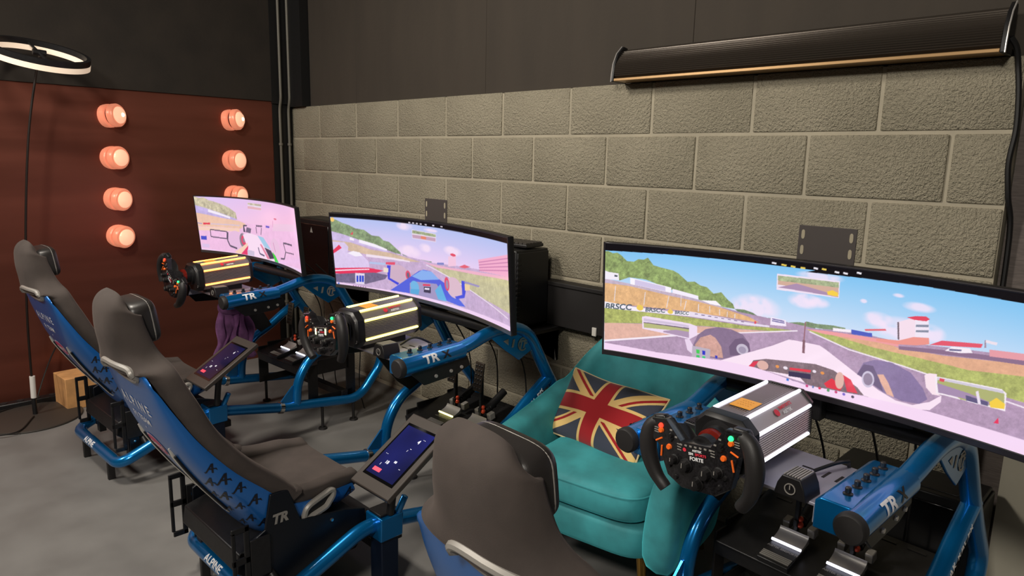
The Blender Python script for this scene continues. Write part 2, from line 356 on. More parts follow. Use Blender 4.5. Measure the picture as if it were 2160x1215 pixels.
# ------------------------------------------------------------------ black boxing along the wall, shelves, computers
b = MB(); b.bb(1.72, 3.75, -.062, .01, .69, .905); b.bb(1.72, 3.75, -.07, .01, .885, .905); tk = struct(b.build('trim_3', mat('dark_trunking', (36, 34, 34), .5), off=False, bevel=.003))
b = MB(); b.bb(2.868, 2.892, -.070, -.062, .655+.03, .725); b.build('switch', mat('off_white_plastic', (215, 212, 205), .4), tk, off=False, bevel=.002)
M_PC = mat('black_pc_case', (20, 20, 22), .4, .1); M_GLASS = mat('smoked_side_glass', (10, 10, 12), .12, 0, coat=.4)
def pc(x0, x1, y0, y1, z0, z1, label, face):
    t = thing('computer_tower', label, 'computer', ((x0+x1)/2, (y0+y1)/2, z0))
    cx, cy = (x0+x1)/2, (y0+y1)/2
    def bb(a, A, c, C, e, E, nm, m, par=t, bev=.004): q = MB(); q.bb(a-cx, A-cx, c-cy, C-cy, e-z0, E-z0); return q.build(nm, m, par, off=False, bevel=bev)
    bb(x0, x1, y0, y1, z0+.008, z1, 'case', M_PC, bev=.006)
    g = bb(x0+.02, x1-.03, y0-.004, y0+.002, z0+.03, z1-.03, 'side_panel', M_GLASS)
    fr = bb(x1-.001, x1+.008, y0+.004, y1-.004, z0+.015, z1-.01, 'front_panel', M_PC)
    for i in range(14):
        z = z0+.04+i*(z1-z0-.08)/13
        bb(x1-.004, x1+.011, y0+.001, y0+.026, z-.006, z+.006, 'vent_slat', M_BLACK, fr, .001)
    for a in (x0+.04, x1-.04):
        for c in (y0+.03, y1-.03): bb(a-.015, a+.015, c-.012, c+.012, z0, z0+.01, 'foot', M_RUB, t, .002)
    bb(x0+.08, x1-.06, y0+.03, y1-.03, z1-.001, z1+.003, 'top_grille', M_BLACK)
    return t, cx, cy
p1, cx, cy = pc(.46, .93, -.26, -.05, .69, 1.068, 'black computer tower on a shelf near the corner conduits', 1)
lg = [(-.5, -.45), (.5, -.45), (0, .6)]
decal('triangle_logo', poly_geo(lg), flat_fn((.70-cx, -.265-cy, 1.0-.69), (1, 0, 0), (0, 0, 1), .035), M_GREY, p1, off=False)
p2, cx, cy = pc(2.14, 2.585, -.29, -.07, .69, 1.066, 'black computer tower with a keyboard lying on top', 1)
p3, cx, cy = pc(4.03, 4.452, -.225, -.03, .0, .50, 'black computer tower standing on the floor beside the grey panel', 1)
for x0, x1, lab in ((.40, 1.0, 'black wall shelf under the computer near the corner'), (2.08, 2.66, 'black wall shelf under the computer with the keyboard')):
    t = thing('wall_shelf', lab, 'shelf', ((x0+x1)/2, -.16, .66)); c = (x0+x1)/2
    q = MB(); q.bb(x0-c, x1-c, -.17, .16, .012, .03); q.build('board', M_BLACK, t, off=False, bevel=.003)
    for s in (-1, 1):
        q = MB(); k = s*((x1-x0)/2-.05); q.prism([(0, 0), (.30, 0), (.30, .012), (.05, .012), (.012, .0), (.012, -.16), (0, -.16)], (k, .158, .0), (0, -1, 0), (0, 0, 1), .012); q.build('bracket', M_SILV if s > 0 else M_BLACK, t, off=False)
kb = thing('keyboard', 'black keyboard lying on top of the computer tower', 'keyboard', (2.40, -.17, 1.072), math.radians(4))
q = MB(); q.box((0, 0, .009), (.36, .13, .016)); q.build('case', M_PLAS, kb, off=False, bevel=.004)
M_KEY = mat('dark_grey_keys', (62, 58, 54), .5)
q0 = None
for r_ in range(5):
    for c_ in range(14):
        q = MB(); q.box((-.162+c_*.025, -.05+r_*.025, .020), (.020, .020, .008)); q.build('key', M_KEY, kb, off=False)
# ------------------------------------------------------------------ floor lamp
LP = thing('floor_lamp', 'tall black floor lamp with a ring shaped head beside the copper wall', 'lamp', (.30, -1.784, 0))
q = MB(); q.lathe([(.24, 0), (.245, .004), (.243, .010), (.235, .013), (.03, .015)], (.02, -.02, 0), (0, 0, 1), 48); q.build('base', mat('brown_black_steel', (58, 52, 46), .55), LP, off=False)
pole = catmull([(0, 0, .012), (0, .0, .16), (-.002, .012, .6), (.0, .05, 1.1), (.01, .10, 1.55), (.03, .155, 1.86), (.05, .175, 1.955)], 6)
q = MB(); q.tube(pole, .006, 10); q.build('pole', mat('dark_brown_metal', (40, 32, 28), .4, .4), LP, off=False)
q = MB(); q.cyl((0, 0, .012), (0, 0, .11), .012, 14); q.build('socket', M_PLAS, LP, off=False)
q = MB(); q.cyl((0, .001, .11), (0, .004, .235), .014, 14); q.build('tag_sleeve', mat('white_tape', (225, 222, 215), .6), LP, off=False)
RC = Vector((.05, .175, 1.965)); RT = Matrix.Rotation(math.radians(19), 3, 'Y')@Matrix.Rotation(math.radians(-4), 3, 'X')
def ringpart(r0, r1, z0, z1, nm, m, n=64):
    q = MB(); rings = []
    for j in range(n):
        a = 2*math.pi*j/n; d = Vector((math.cos(a), math.sin(a), 0)); rings.append([RC+RT@(d*r+Vector((0, 0, z))) for r, z in ((r0, z0), (r1, z0), (r1, z1), (r0, z1))])
    rings.append(rings[0]); q.loft(rings, caps=False); return q.build(nm, m, LP, off=False)
ringpart(.212, .232, -.002, .028, 'ring_housing', M_BLACK); ringpart(.211, .233, -.030, -.002, 'ring_diffuser', mat('ring_diffuser', (240, 225, 205), .5, emit=(255, 226, 196), estr=.5))
q = MB(); q.tube([RC+RT@Vector((-.21, 0, .008)), RC+RT@Vector((.215, 0, .008))], .008, 8); q.tube([RC+RT@Vector((0, -.03, .01)), RC+RT@Vector((0, .03, .01))], .016, 8); q.build('cross_arm', M_BLACK, LP, off=False)
q = MB(); q.tube(catmull([(.30, -1.77, .10), (.21, -1.70, .22), (.10, -1.62, .32), (.006, -1.54, .38)], 6), .004, 6); tag(q.build('lamp_cable', M_CABLE, off=False), 'thin black cable rising from the lamp base to the copper wall', 'cable')
q = MB(); q.tube(catmull([(.35, -1.80, .02), (.55, -1.92, .018), (.46, -2.08, .016), (.25, -2.05, .016), (.12, -1.88, .016), (.10, -1.75, .010)], 6), .004, 6); tag(q.build('lamp_cable', M_CABLE, off=False), 'thin black cable lying over the lamp base', 'cable')
PS = thing('power_strip', 'black power strip on the floor along the copper wall', 'power strip', (.075, -1.74, 0))
q = MB(); q.bb(-.03, .03, -.20, .16, 0, .04); q.build('body', M_PLAS, PS, off=False, bevel=.006)
for i in range(4): q = MB(); q.lathe([(.018, 0), (.018, .003)], (0, -.15+.08*i, .04), (0, 0, 1), 16); q.build('socket', M_RUB, PS, off=False)
# cardboard box
CB = thing('cardboard_box', 'small brown cardboard box on the floor by the copper wall', 'box', (.215, -1.47, 0), math.radians(4))
M_CARD = mat('cardboard', (205, 152, 96), .8, var=.06, scale=20)
q = MB(); q.bb(-.10, .10, -.17, .17, 0, .188); q.build('carton', M_CARD, CB, off=False, bevel=.003)
q = MB(); q.bb(-.101, .101, -.028, .028, .186, .190); q.build('tape', mat('parcel_tape', (222, 200, 165), .35), CB, off=False)
decal('print', text_geo('- - - - -'), flat_fn((.1012, .02, .145), (0, 1, 0), (0, 0, 1), .004), mat('brown_print', (150, 105, 60), .7), CB, off=False)
for lx, ly, rz in ((2.05, -.16, .3),):
    t = thing('cardboard_piece', 'tan cardboard piece on the floor behind the yellow lit rig', 'cardboard', (lx, ly, 0), rz)
    q = MB(); q.bb(-.13, .13, -.09, .09, 0, .11); q.build('sheet', M_CARD, t, off=False, bevel=.003)
    q = MB(); q.box((0, -.12, .10), (.26, .08, .004), Matrix.Rotation(.5, 3, 'X')); q.build('flap', M_CARD, t, off=False)
# ================================================================== racing rigs
RIG = {'A': (1.224, -.006, .032), 'B': (2.647, 0.0, 0.0), 'C': (4.126, .053, -.068)}
WHO = {'A': 'the orange-lit rig by the copper wall', 'B': 'the yellow-lit rig beside the armchair', 'C': 'the white-lit rig by the wall end'}
LEDC = {'A': (255, 150, 70), 'B': (250, 236, 120), 'C': (240, 240, 255)}
def base(k, dy=0):
    ox, oy, yw = RIG[k]; s, c = math.sin(yw), math.cos(yw)
    return (ox-s*dy, oy-.9+c*dy, 0), yw
OFFS = Vector((0, .9, 0))
RT_ = .0255
def frame(k):
    loc, yw = base(k); t = thing('racing_rig_frame', 'blue tubular steel frame of '+WHO[k], 'racing rig', loc, yw, 'racing simulator frames')
    # rear loop behind and beside the seat
    half = [(.31, -1.27, .250), (.305, -1.37, .255), (.298, -1.60, .155), (.292, -1.715, .108)]
    path = half+[(-x, y, z) for x, y, z in reversed(half)]
    q = MB(); q.tube(fillet(path, .085, 8), RT_, 18); rl = q.build('rear_loop', M_BLUE, t)
    decal('lettering', text_geo('ALPINE', .03), cyl_fn((-.045, -1.715, .108), (1, 0, 0), (.12, -.80, .6), RT_, .026, 1.1), M_WHITE, rl)
    for s in (-1, 1):
        q = MB(); q.bb(s*.17-.009, s*.17+.009, -1.730, -1.700, 0, .088); q.build('foot', M_RUB, t, bevel=.003)
    for s in (-1, 1):
        x = s*.31
        # seat joint bracket with a post
        q = MB(); q.loft([[Vector((x+s*a, y, z)) for a, z in ((-.045, .205), (.045, .205), (.050, .29), (-.045, .29))] for y in (-1.335, -1.245)]); (q.tube([(x+s*.035, -1.26, .285), (x+s*.045, -1.235, .345)], .013, 10) if s > 0 else None); br = q.build('joint_bracket', M_BLUE, t, bevel=.005)
        q = MB(); q.bb(x-.036, x+.036, -1.33, -1.25, .292, .300); q.build('cover', M_BLACK, br, bevel=.002)
        q = MB(); q.bb(x-.034, x+.034, -1.325, -1.255, .012, .21); q.bb(x-.05, x+.05, -1.345, -1.235, 0, .014); q.build('joint_post', mat('dark_navy_steel', (12, 26, 48), .4, .3), t, bevel=.004)
        # main side tube: along the floor, up at the front, over and back as the arm
        main = [(x, -1.25, .245), (x, -.94, .182), (x, -.85, .172), (x, -.46, .118), (x, -.315, .285), (x, -.295, .375), (x, -.455, .575), (x*.985, -.60, .822), (x*.96, -.76, .845), (s*.285, -.93, .787), (s*.285, -1.20, .772)]
        P = fillet(main, .085, 7); q = MB(); q.tube(P[:-1]+[Vector(main[-1])], RT_, 18); q.build('side_tube', M_BLUE, t)
        q = MB(); q.tube([(s*.285, -.925, .787), (s*.285, -1.195, .772)], .0315, 20); arm = q.build('arm_sleeve', M_BLUE, t)
        q = MB(); q.lathe([(.030, 0), (.0335, .004), (.0335, .018), (.029, .024), (.008, .026)], (s*.285, -1.193, .772), (0, -1, -.05), 24); q.build('end_cap', M_RUB, arm)
        decal('lettering', text_geo('TR', .035), cyl_fn((s*.285, -1.085, .779), (0, s*1.0, s*.055), (s*.9, -.1, .42), .0315, .032, 1.25), M_WHITE, arm)
        decal('lettering', text_geo('X', .03), cyl_fn((s*.285, -1.085+s*.068, .779+s*.003), (0, s*1.0, s*.055), (s*.9, -.1, .42), .0315, .028, 1.25), M_PLAS, arm)
        # clamp ring, riser
        q = MB(); q.lathe([(.027, -.012), (.031, -.010), (.031, .010), (.027, .012)], (x, -.945, .183), (0, 1, -.2), 20); q.build('clamp_ring', M_CHROME, t)
        q = MB(); q.tube(fillet([(x, -.855, .165), (x, -.845, .30), (x, -.775, .41), (x, -.665, .462), (x, -.575, .527), (x, -.455, .598)], .06, 6), RT_*.96, 18); rs = q.build('riser_tube', M_BLUE, t)
        decal('lettering', text_geo('TRAK RACER', .025), cyl_fn((x, -.610, .497), (0, s*.85, s*.56), (s*.95, 0, .25), RT_*.96, .024, 1.15, .25), M_WHITE, rs)
        q = MB(); q.prism([(-.10, 0), (0, .0), (.0, .09), (-.012, .09)], (x-.004, -.862, .195), (0, 1, 0), (0, 0, 1), .008); q.build('gusset', M_BLUE, t)
        # arch gusset plate with cut-outs shown as raised shapes of light
        q = MB(); pl = [(-.80, .815), (-.735, .762), (-.645, .700), (-.545, .742), (-.56, .80), (-.62, .835)]
        q.prism(pl, (x-.004, 0, 0), (0, 1, 0), (0, 0, 1), .008); gp = q.build('arch_plate', M_BLUE, t, bevel=.002)
        xo = x+s*.0045
        rt = (0, s, 0)
        decal('plate_logo', text_geo('TF', .05), flat_fn((xo, -.628, .763), rt, (0, 0, 1), .034, 1, .25), M_GREY, gp)
        rg = [(math.cos(a)*r_, math.sin(a)*r_) for a in np.linspace(.5, 5.4, 16) for r_ in (.5, .38)]
        decal('plate_ring', (rg, [(2*i, 2*i+1, 2*i+3, 2*i+2) for i in range(15)], 1), flat_fn((xo+s*.0004, -.628, .763), rt, (0, 0, 1), .056), M_GREY, gp)
        decal('plate_slot', poly_geo([(-.5, -.5), (.1, -.5), (.5, .5), (-.1, .5)]), flat_fn((xo, -.682, .775), rt, (0, 0, 1), .032, .6), M_GREY, gp)
        decal('plate_slot', poly_geo([(-.6, .3), (.5, -.5), (.5, .5)]), flat_fn((xo, -.722, .785), rt, (0, 0, 1), .026), M_GREY, gp)
        # flat box on the arm with its row of knobs
        q = MB(); q.loft([[Vector((s*a, y, z+.03*(y+1.06))) for a, z in ((.200, .735), (.278, .735), (.278, .806), (.212, .806), (.200, .797))] for y in (-1.185, -.915)]); bx = q.build('arm_box', M_BLUE, t, bevel=.003)
        for i in range(5):
            y = -1.128+i*.045; z = .806+.03*(y+1.06); n = MB(); n.lathe([(.0105, 0), (.0105, .002), (.0065, .004), (.0068, .014), (.005, .016)], (s*.243, y, z), (0, 0, 1), 12); n.build('knob', M_PLAS, bx)
        # black side plate hanging under the arm
        sidep = [(-1.165, .748), (-.86, .765), (-.80, .72), (-.66, .475), (-.73, .445), (-.80, .50), (-.93, .665), (-1.10, .675)] if s < 0 else [(-1.165, .748), (-.90, .762), (-.885, .725), (-.95, .700), (-1.10, .690)]
        q = MB(); q.prism(sidep, (s*.288-.004, 0, 0), (0, 1, 0), (0, 0, 1), .008); sp = q.build('side_plate', M_BLACK, t, bevel=.002)
        for yy, zz in ((-1.05, .715), (-.98, .72), (-.93, .725)):
            n = MB(); n.lathe([(.007, 0), (.006, .005)], (s*.292, yy, zz), (s, 0, 0), 8); n.build('bolt', M_SILV, sp)
        # foot
        n = MB(); n.cyl((x, -.70, .0), (x, -.70, .135), .008, 12); n.lathe([(.024, 0), (.022, .01)], (x, -.70, 0), (0, 0, 1), 16); n.build('foot', M_RUB, t)
        n = MB(); n.tube([(x, -.50, .0), (x, -.50, .11)], .008, 10); n.lathe([(.024, 0), (.022, .01)], (x, -.50, 0), (0, 0, 1), 16); n.build('foot', M_RUB, t)
        # perforated side plate of the pedal tray
        n = MB(); n.bb(s*.272-.004, s*.272+.004, -.76, -.70, .14, .36); n.bb(s*.272-.004, s*.272+.004, -.70, -.50, .30, .38); n.bb(s*.272-.004, s*.272+.004, -.52, -.46, .11, .40); n.bb(s*.272-.004, s*.272+.004, -.74, -.48, .14, .18); n.build('tray_bracket', M_BLACK, t, bevel=.003)
    q = MB(); q.tube([(-.29, -.745, .835), (.29, -.745, .835)], .022, 14); q.build('cross_tube', M_BLACK, t)
    q = MB(); q.bb(-.29, .29, -.56, -.52, .14, .18); q.build('cross_bar', M_BLACK, t, bevel=.003)
    q = MB(); q.bb(-.29, .29, -1.32, -1.20, .148, .182); q.build('seat_bar', M_BLACK, t, bevel=.003)
    # wheel deck between the arms
    q = MB(); q.bb(-.202, .202, -1.175, -.93, .772, .780); q.bb(-.202, -.194, -1.175, -.93, .735, .775); q.bb(.194, .202, -1.175, -.93, .735, .775); dk = q.build('wheel_deck', mat('grey_deck_plate', (165, 163, 176), .40, .3), t, bevel=.002)
    for s in (-1, 1):
        for i in range(4):
            y = -1.12+i*.035; n = MB(); n.box((s*.108, y, .7805), (.034, .006, .0012)); n.build('slot', M_PLAS, dk)
        for i in range(2):
            n = MB(); n.box((s*(.15+.03*i), -1.02, .7805), (.006, .04, .0012)); n.build('slot', M_PLAS, dk)
    return t
def estop(k, s):
    loc, yw = base(k); t = thing('control_box', ('black ribbed control box with power symbol on ' if s > 0 else 'black control box with %s ring on ' % ('lit green' if k == 'C' else 'grey power'))+WHO[k], 'control box', loc, yw)
    x = s*.150; dy, dz = (0, 0) if s > 0 else (.070, .012)
    q = MB(); q.loft([[Vector((x+a, y+dy, z+(dz if z > .785 else 0))) for a, z in ((-.036, .780), (.036, .780), (.030, .806), (.020, .826), (-.020, .826), (-.030, .806))] for y in (-1.195, -1.125)]); bd = q.build('housing', M_PLAS, t, bevel=.002)
    for i in range(7):
        n = MB(); n.box((x-.018+.006*i, -1.160+dy, .8268+dz), (.003, .058, .003)); n.build('rib', M_GREY if s > 0 else M_PLAS, bd)
    m = mat('green_ring_light', (40, 230, 110), .4, emit=(40, 230, 110), estr=2.0) if s < 0 and k == 'C' else M_GREY
    n = MB(); rings = []
    for j in range(25):
        a = 2*math.pi*j/24; d = Vector((math.cos(a), 0, math.sin(a))); c = Vector((x, -1.1965+dy, .800+dz)); rings.append([c+d*.0125, c+d*.0105, c+d*.0105+Vector((0, .002, 0)), c+d*.0125+Vector((0, .002, 0))])
    n.loft(rings, caps=False); n.box((x, -1.197+dy, .804+dz), (.002, .001, .010)); n.build('power_symbol', m, bd)
    return t
def motor(k):
    loc, yw = base(k); cn = {'A': 'orange', 'B': 'yellow', 'C': 'white'}[k]
    t = thing('wheel_motor', 'finned aluminium steering motor with %s light strips on its edges' % cn, 'motor', loc, yw, 'steering wheel motors')
    R = Matrix.Rotation(math.radians(3.6), 4, 'X'); C = Vector((0, -1.08, .868))
    def tr(b):
        b.v = [tuple(C+(R@(Vector(p)-C))) for p in b.v]; return b
    sec = [(-.042, .934)]
    for i in range(25):
        xx = -.036+i*.003; sec.append((xx, .9315 if i % 2 == 0 else .936))
    sec += [(.042, .934), (.070, .908)]
    for i in range(23):
        zz = .902-i*.0029; sec.append((.0675 if i % 2 == 0 else .0715, zz))
    sec += [(.070, .832), (.045, .806), (-.045, .806), (-.070, .832)]
    for i in range(23):
        zz = .838+i*.0029; sec.append((-.0675 if i % 2 == 0 else -.0715, zz))
    sec += [(-.070, .908)]
    col = {'A': (140, 116, 108), 'B': (132, 128, 110), 'C': (150, 145, 152)}[k]
    q = MB(); q.loft([[Vector((x, y, z)) for x, z in sec] for y in (-1.20, -.955)]); bd = tr(q).build('finned_body', mat('finned_aluminium', (158, 152, 152), .36, .65), t, smooth=20)
    e = mat('led_'+cn, LEDC[k], .4, emit=LEDC[k], estr={'A': 5.0, 'B': 4.0, 'C': 2.4}[k])
    for a, z in ((.0712, .834), (.0712, .906), (.043, .9365), (-.043, .9365), (-.0712, .834), (-.0712, .906)):
        n = MB(); n.tube([(a, -1.195, z), (a, -.962, z)], .0042, 8); tr(n).build('light_strip', e, bd)
    oc = lambda g: [(-.045-g*.4, .938+g), (.045+g*.4, .938+g), (.073+g, .910+g*.4), (.073+g, .830-g*.4), (.045+g*.4, .803-g), (-.045-g*.4, .803-g), (-.073-g, .830-g*.4), (-.073-g, .910+g*.4)]
    q = MB(); q.loft([[Vector((x, y, z)) for x, z in oc(g)] for y, g in ((-1.235, -.008), (-1.225, .0), (-1.198, .001))]); fp = tr(q).build('front_plate', M_PLAS, t, bevel=.001)
    q = MB(); q.loft([[Vector((x, y, z)) for x, z in oc(g)] for y, g in ((-.956, .0005), (-.940, -.004))]); tr(q).build('rear_plate', M_PLAS, t, bevel=.001)
    for a, z in ((.058, .905), (-.058, .905), (.058, .835), (-.058, .835)):
        n = MB(); n.lathe([(.010, 0), (.010, .004), (.005, .004), (.005, .001)], C+R@(Vector((a, -1.229, z))-C), (0, -1, 0), 16); n.build('bolt', M_SILV if k != 'C' else M_PLAS, fp)
    q = MB(); q.lathe([(.048, .0), (.046, .012), (.036, .014), (.036, .034)], (0, -1.231, .872), (0, -1, 0), 28); q.build('shaft_housing', M_PLAS, t)
    q = MB(); q.lathe([(.034, .0), (.034, .012), (.030, .013)], (0, -1.264, .872), (0, -1, 0), 28); q.build('quick_release', mat('red_anodised', (150, 42, 32), .35, .6), t)
    q = MB(); q.cyl((0, -1.27, .872), (0, -1.312, .872), .022, 20); q.build('shaft', M_BLACK, t)
    q = MB(); q.bb(-.022, .022, -1.17, -.98, .779, .808); q.build('mount', M_BLACK, t, bevel=.003)
    top = lambda x, y: C+R@(Vector((x, y, .9368))-C)
    u0 = (top(.1, -1)-top(0, -1)).normalized(); v0 = (top(0, -.9)-top(0, -1)).normalized()
    n = MB(); n.prism([(-.026, -.026), (.026, -.026), (.026, .026), (-.026, .026)], top(-.002, -1.13), u0, v0, .0015); st = n.build('warning_sticker', mat('orange_sticker', (240, 165, 55), .5), t)
    for i in range(3): decal('print', text_geo('- - - - -', .01), lambda x, y, i=i: top(-.002, -1.118-i*.012)+u0*(x*.0012)+v0*(y*.0012)+Vector((0, 0, .0024)), mat('brown_ink', (150, 80, 20), .6), st)
    ch = Vector((.028, 0, -.026)).normalized(); chn = Vector((.68, 0, .73))
    pt = lambda x, y, py, h: C+R@(Vector((.0565, py, .922))+Vector((0, 1, 0))*(x*h)-ch*(y*h)+chn*.0016-C)
    decal('brand_lettering', text_geo('ASETEK', .03), lambda x, y: pt(x, y-.75, -1.055, .0085), M_WHITE, bd)
    decal('brand_lettering', text_geo('SIMSPORTS', .03), lambda x, y: pt(x, y+.75, -1.052, .0085), mat('red_lettering', (225, 50, 70), .5), bd)
    decal('brand_logo', poly_geo([(math.cos(a)*.5, math.sin(a)*.5) for a in np.linspace(0, 6.0, 14)]), lambda x, y: pt(x, y, -1.095, .018), mat('red_lettering', (225, 50, 70), .5), bd)
    if k == 'C': decal('signature', text_geo('J~~', .0), flat_fn((-.004, -1.2285, .910), (1, 0, 0), (0, -.5, .9), .016, 1, .4), M_WHITE, fp)
    return t
def wheel(k, roll):
    loc, yw = base(k); t = thing('steering_wheel', {'A': 'black formula steering wheel turned over on '+WHO[k], 'B': 'black formula steering wheel facing the seat on '+WHO[k], 'C': 'black carbon formula steering wheel with orange buttons next to the flag cushion'}[k], 'steering wheel', loc, yw, 'formula steering wheels')
    O = Vector((.004, -1.322, .872)); cr, sr = math.cos(roll), math.sin(roll)
    U = Vector((cr, 0, sr)); Vv = Vector((-sr, 0, cr)); N = Vector((0, -1, 0))
    Pq = lambda a, b, w=0: O+U*(a*.87)+Vv*(b*.87)+N*w
    pol = [(-.130, .068), (-.084, .070), (-.044, .020), (.044, .020), (.084, .070), (.130, .068), (.142, .034), (.130, .012), (.114, .002), (.104, -.034), (.090, -.076), (.048, -.102), (-.048, -.102), (-.090, -.076), (-.104, -.034), (-.114, .002), (-.130, .012), (-.142, .034)]
    M_CF = mat('carbon_fibre', (24, 23, 25), .32, .1, var=.5, scale=260, aniso=(1, .05, 1.0), coat=.4)
    q = MB(); q.loft([[Pq(a*g, b*g, w) for a, b in pol] for w, g in ((-.012, .96), (-.008, 1), (.010, 1), (.014, .975))]); bd = q.build('faceplate', M_CF, t, smooth=30)
    q = MB(); q.loft([[Pq(a*g, b*g, w) for a, b in pol] for w, g in ((-.034, .55), (-.030, .72), (-.011, .80))]); q.build('rear_housing', M_PLAS, t)
    q = MB(); q.cyl(Pq(0, 0, -.032), Pq(0, 0, -.010), .03, 20); q.build('hub', M_BLACK, t)
    for s in (-1, 1):
        n = MB(); n.loft([[Pq(s*a, b, w) for a, b in ((.092, .060), (.098, .076), (.136, .072), (.150, .036), (.142, .014), (.122, .020))] for w in (-.016, .004)]); n.build('horn', M_PLAS, t, bevel=.004)
        pa = catmull([Pq(s*.118, .060, 0), Pq(s*.141, .040, .003), Pq(s*.152, .004, .006), Pq(s*.150, -.040, .006), Pq(s*.134, -.085, .004), Pq(s*.108, -.118, .002)], 5)
        rr = [.015+.005*math.sin(math.pi*min(1, i/(len(pa)-1)*1.15)) for i in range(len(pa))]; rr[0] = .013; rr[-1] = .014
        q = MB(); q.tube(pa, rr, 12, sq=(1, 1)); gr = q.build('grip', mat('black_grip_leather', (34, 32, 32), .5, bump=.2, bscale=600, bdist=.001), t)
        for a, b, c, d in ((.098, .020, .118, .010), (.100, .0, .104, -.028)):
            n = MB(); n.tube([Pq(s*a, b, .0155), Pq(s*c, d, .0155)], .0021, 6); n.build('orange_trim', M_ORANGE, gr)
        n = MB(); n.loft([[Pq(s*a, b, w) for a, b in ((.045, -.03), (.110, .03), (.128, .02), (.120, -.045), (.06, -.06))] for w in (-.040, -.036)]); n.build('shift_paddle', M_BLACK, t)
    def btn(a, b, r, h, m, nm='button'):
        n = MB(); n.lathe([(r*1.15, 0), (r*1.1, h*.4), (r, h*.5), (r*.9, h)], Pq(a, b, .0135), N, 14); return n.build(nm, m, t)
    mg = mat('lit_green_button', (40, 235, 120), .3, emit=(40, 235, 120), estr=2.5); mr = mat('lit_red_button', (250, 60, 40), .3, emit=(250, 60, 40), estr=1.6)
    btn(.100, .052, .0052, .005, mg); btn(-.100, .052, .0052, .005, mr); btn(.100, .040, .0058, .006, M_ORANGE); btn(-.100, .040, .0058, .006, M_ORANGE)
    btn(.078, .000, .0058, .006, M_ORANGE); btn(-.078, .000, .0058, .006, M_ORANGE)
    for a, b in ((.072, .030), (-.072, .030), (.080, -.048), (-.080, -.048), (.062, -.075), (-.062, -.075), (.072, .020), (-.072, .020)): btn(a, b, .005, .006, M_PLAS)
    for a, b, r in ((-.030, -.040, .0135), (.028, -.048, .0135), (.0, -.080, .0135), (-.064, -.030, .010), (.062, -.038, .010)):
        n = MB(); n.lathe([(r*1.25, 0), (r*1.2, .003), (r, .004), (r*.85, .017), (r*.5, .018)], Pq(a, b, .0135), N, 12)
        kn = n.build('rotary_knob', M_BLACK, t, smooth=15); n = MB(); n.box(Pq(a, b+r*.4, .032), (.0018, .001, r*.8)); n.build('pointer', M_GREY, kn)
    for i in range(11):
        f = (i-5)/5; a = f*.070; b = .012 if abs(a) < .042 else .012+(abs(a)-.042)*1.15
        n = MB(); n.box(Pq(a, b, .0145), (.006, .0015, .0035)); n.build('rev_light', M_GREY, t)
    for i in range(3):
        for s in (-1, 1):
            n = MB(); n.box(Pq(s*.048, .012-.007*i, .0145), (.010, .001, .0018)); n.build('mark', M_GREY, t)
            n = MB(); n.box(Pq(s*.115, .045-.006*i, .0145), (.012, .001, .0018)); n.build('mark', M_GREY, t)
    fn = lambda a, b, h: (lambda x, y: Pq(a+x*h, b+y*h, .0152))
    decal('lettering', text_geo('ASETEK', .03), fn(.004, .003, .006), M_WHITE, t); decal('lettering', text_geo('SIM', .03), fn(-.014, -.006, .007), M_WHITE, t)
    decal('lettering', text_geo('SPORTS', .03), fn(.014, -.006, .007), mat('red_lettering', (225, 50, 70), .5), t); decal('lettering', text_geo('FORTE', .03), fn(.002, -.018, .010), M_WHITE, t)
    decal('brand_logo', poly_geo([(math.cos(a)*.5, math.sin(a)*.5) for a in np.linspace(0, 6.0, 12)]), fn(-.032, .001, .010), mat('red_lettering', (225, 50, 70), .5), t)
    if k == 'B':
        for s in (-1, 1): n = MB(); n.box(Pq(s*.038, -.004, .0148), (.008, .0015, .022)); n.build('screen_light', mat('lit_wheel_display', (240, 250, 200), .4, emit=(225, 245, 180), estr=1.6), t)
    return t
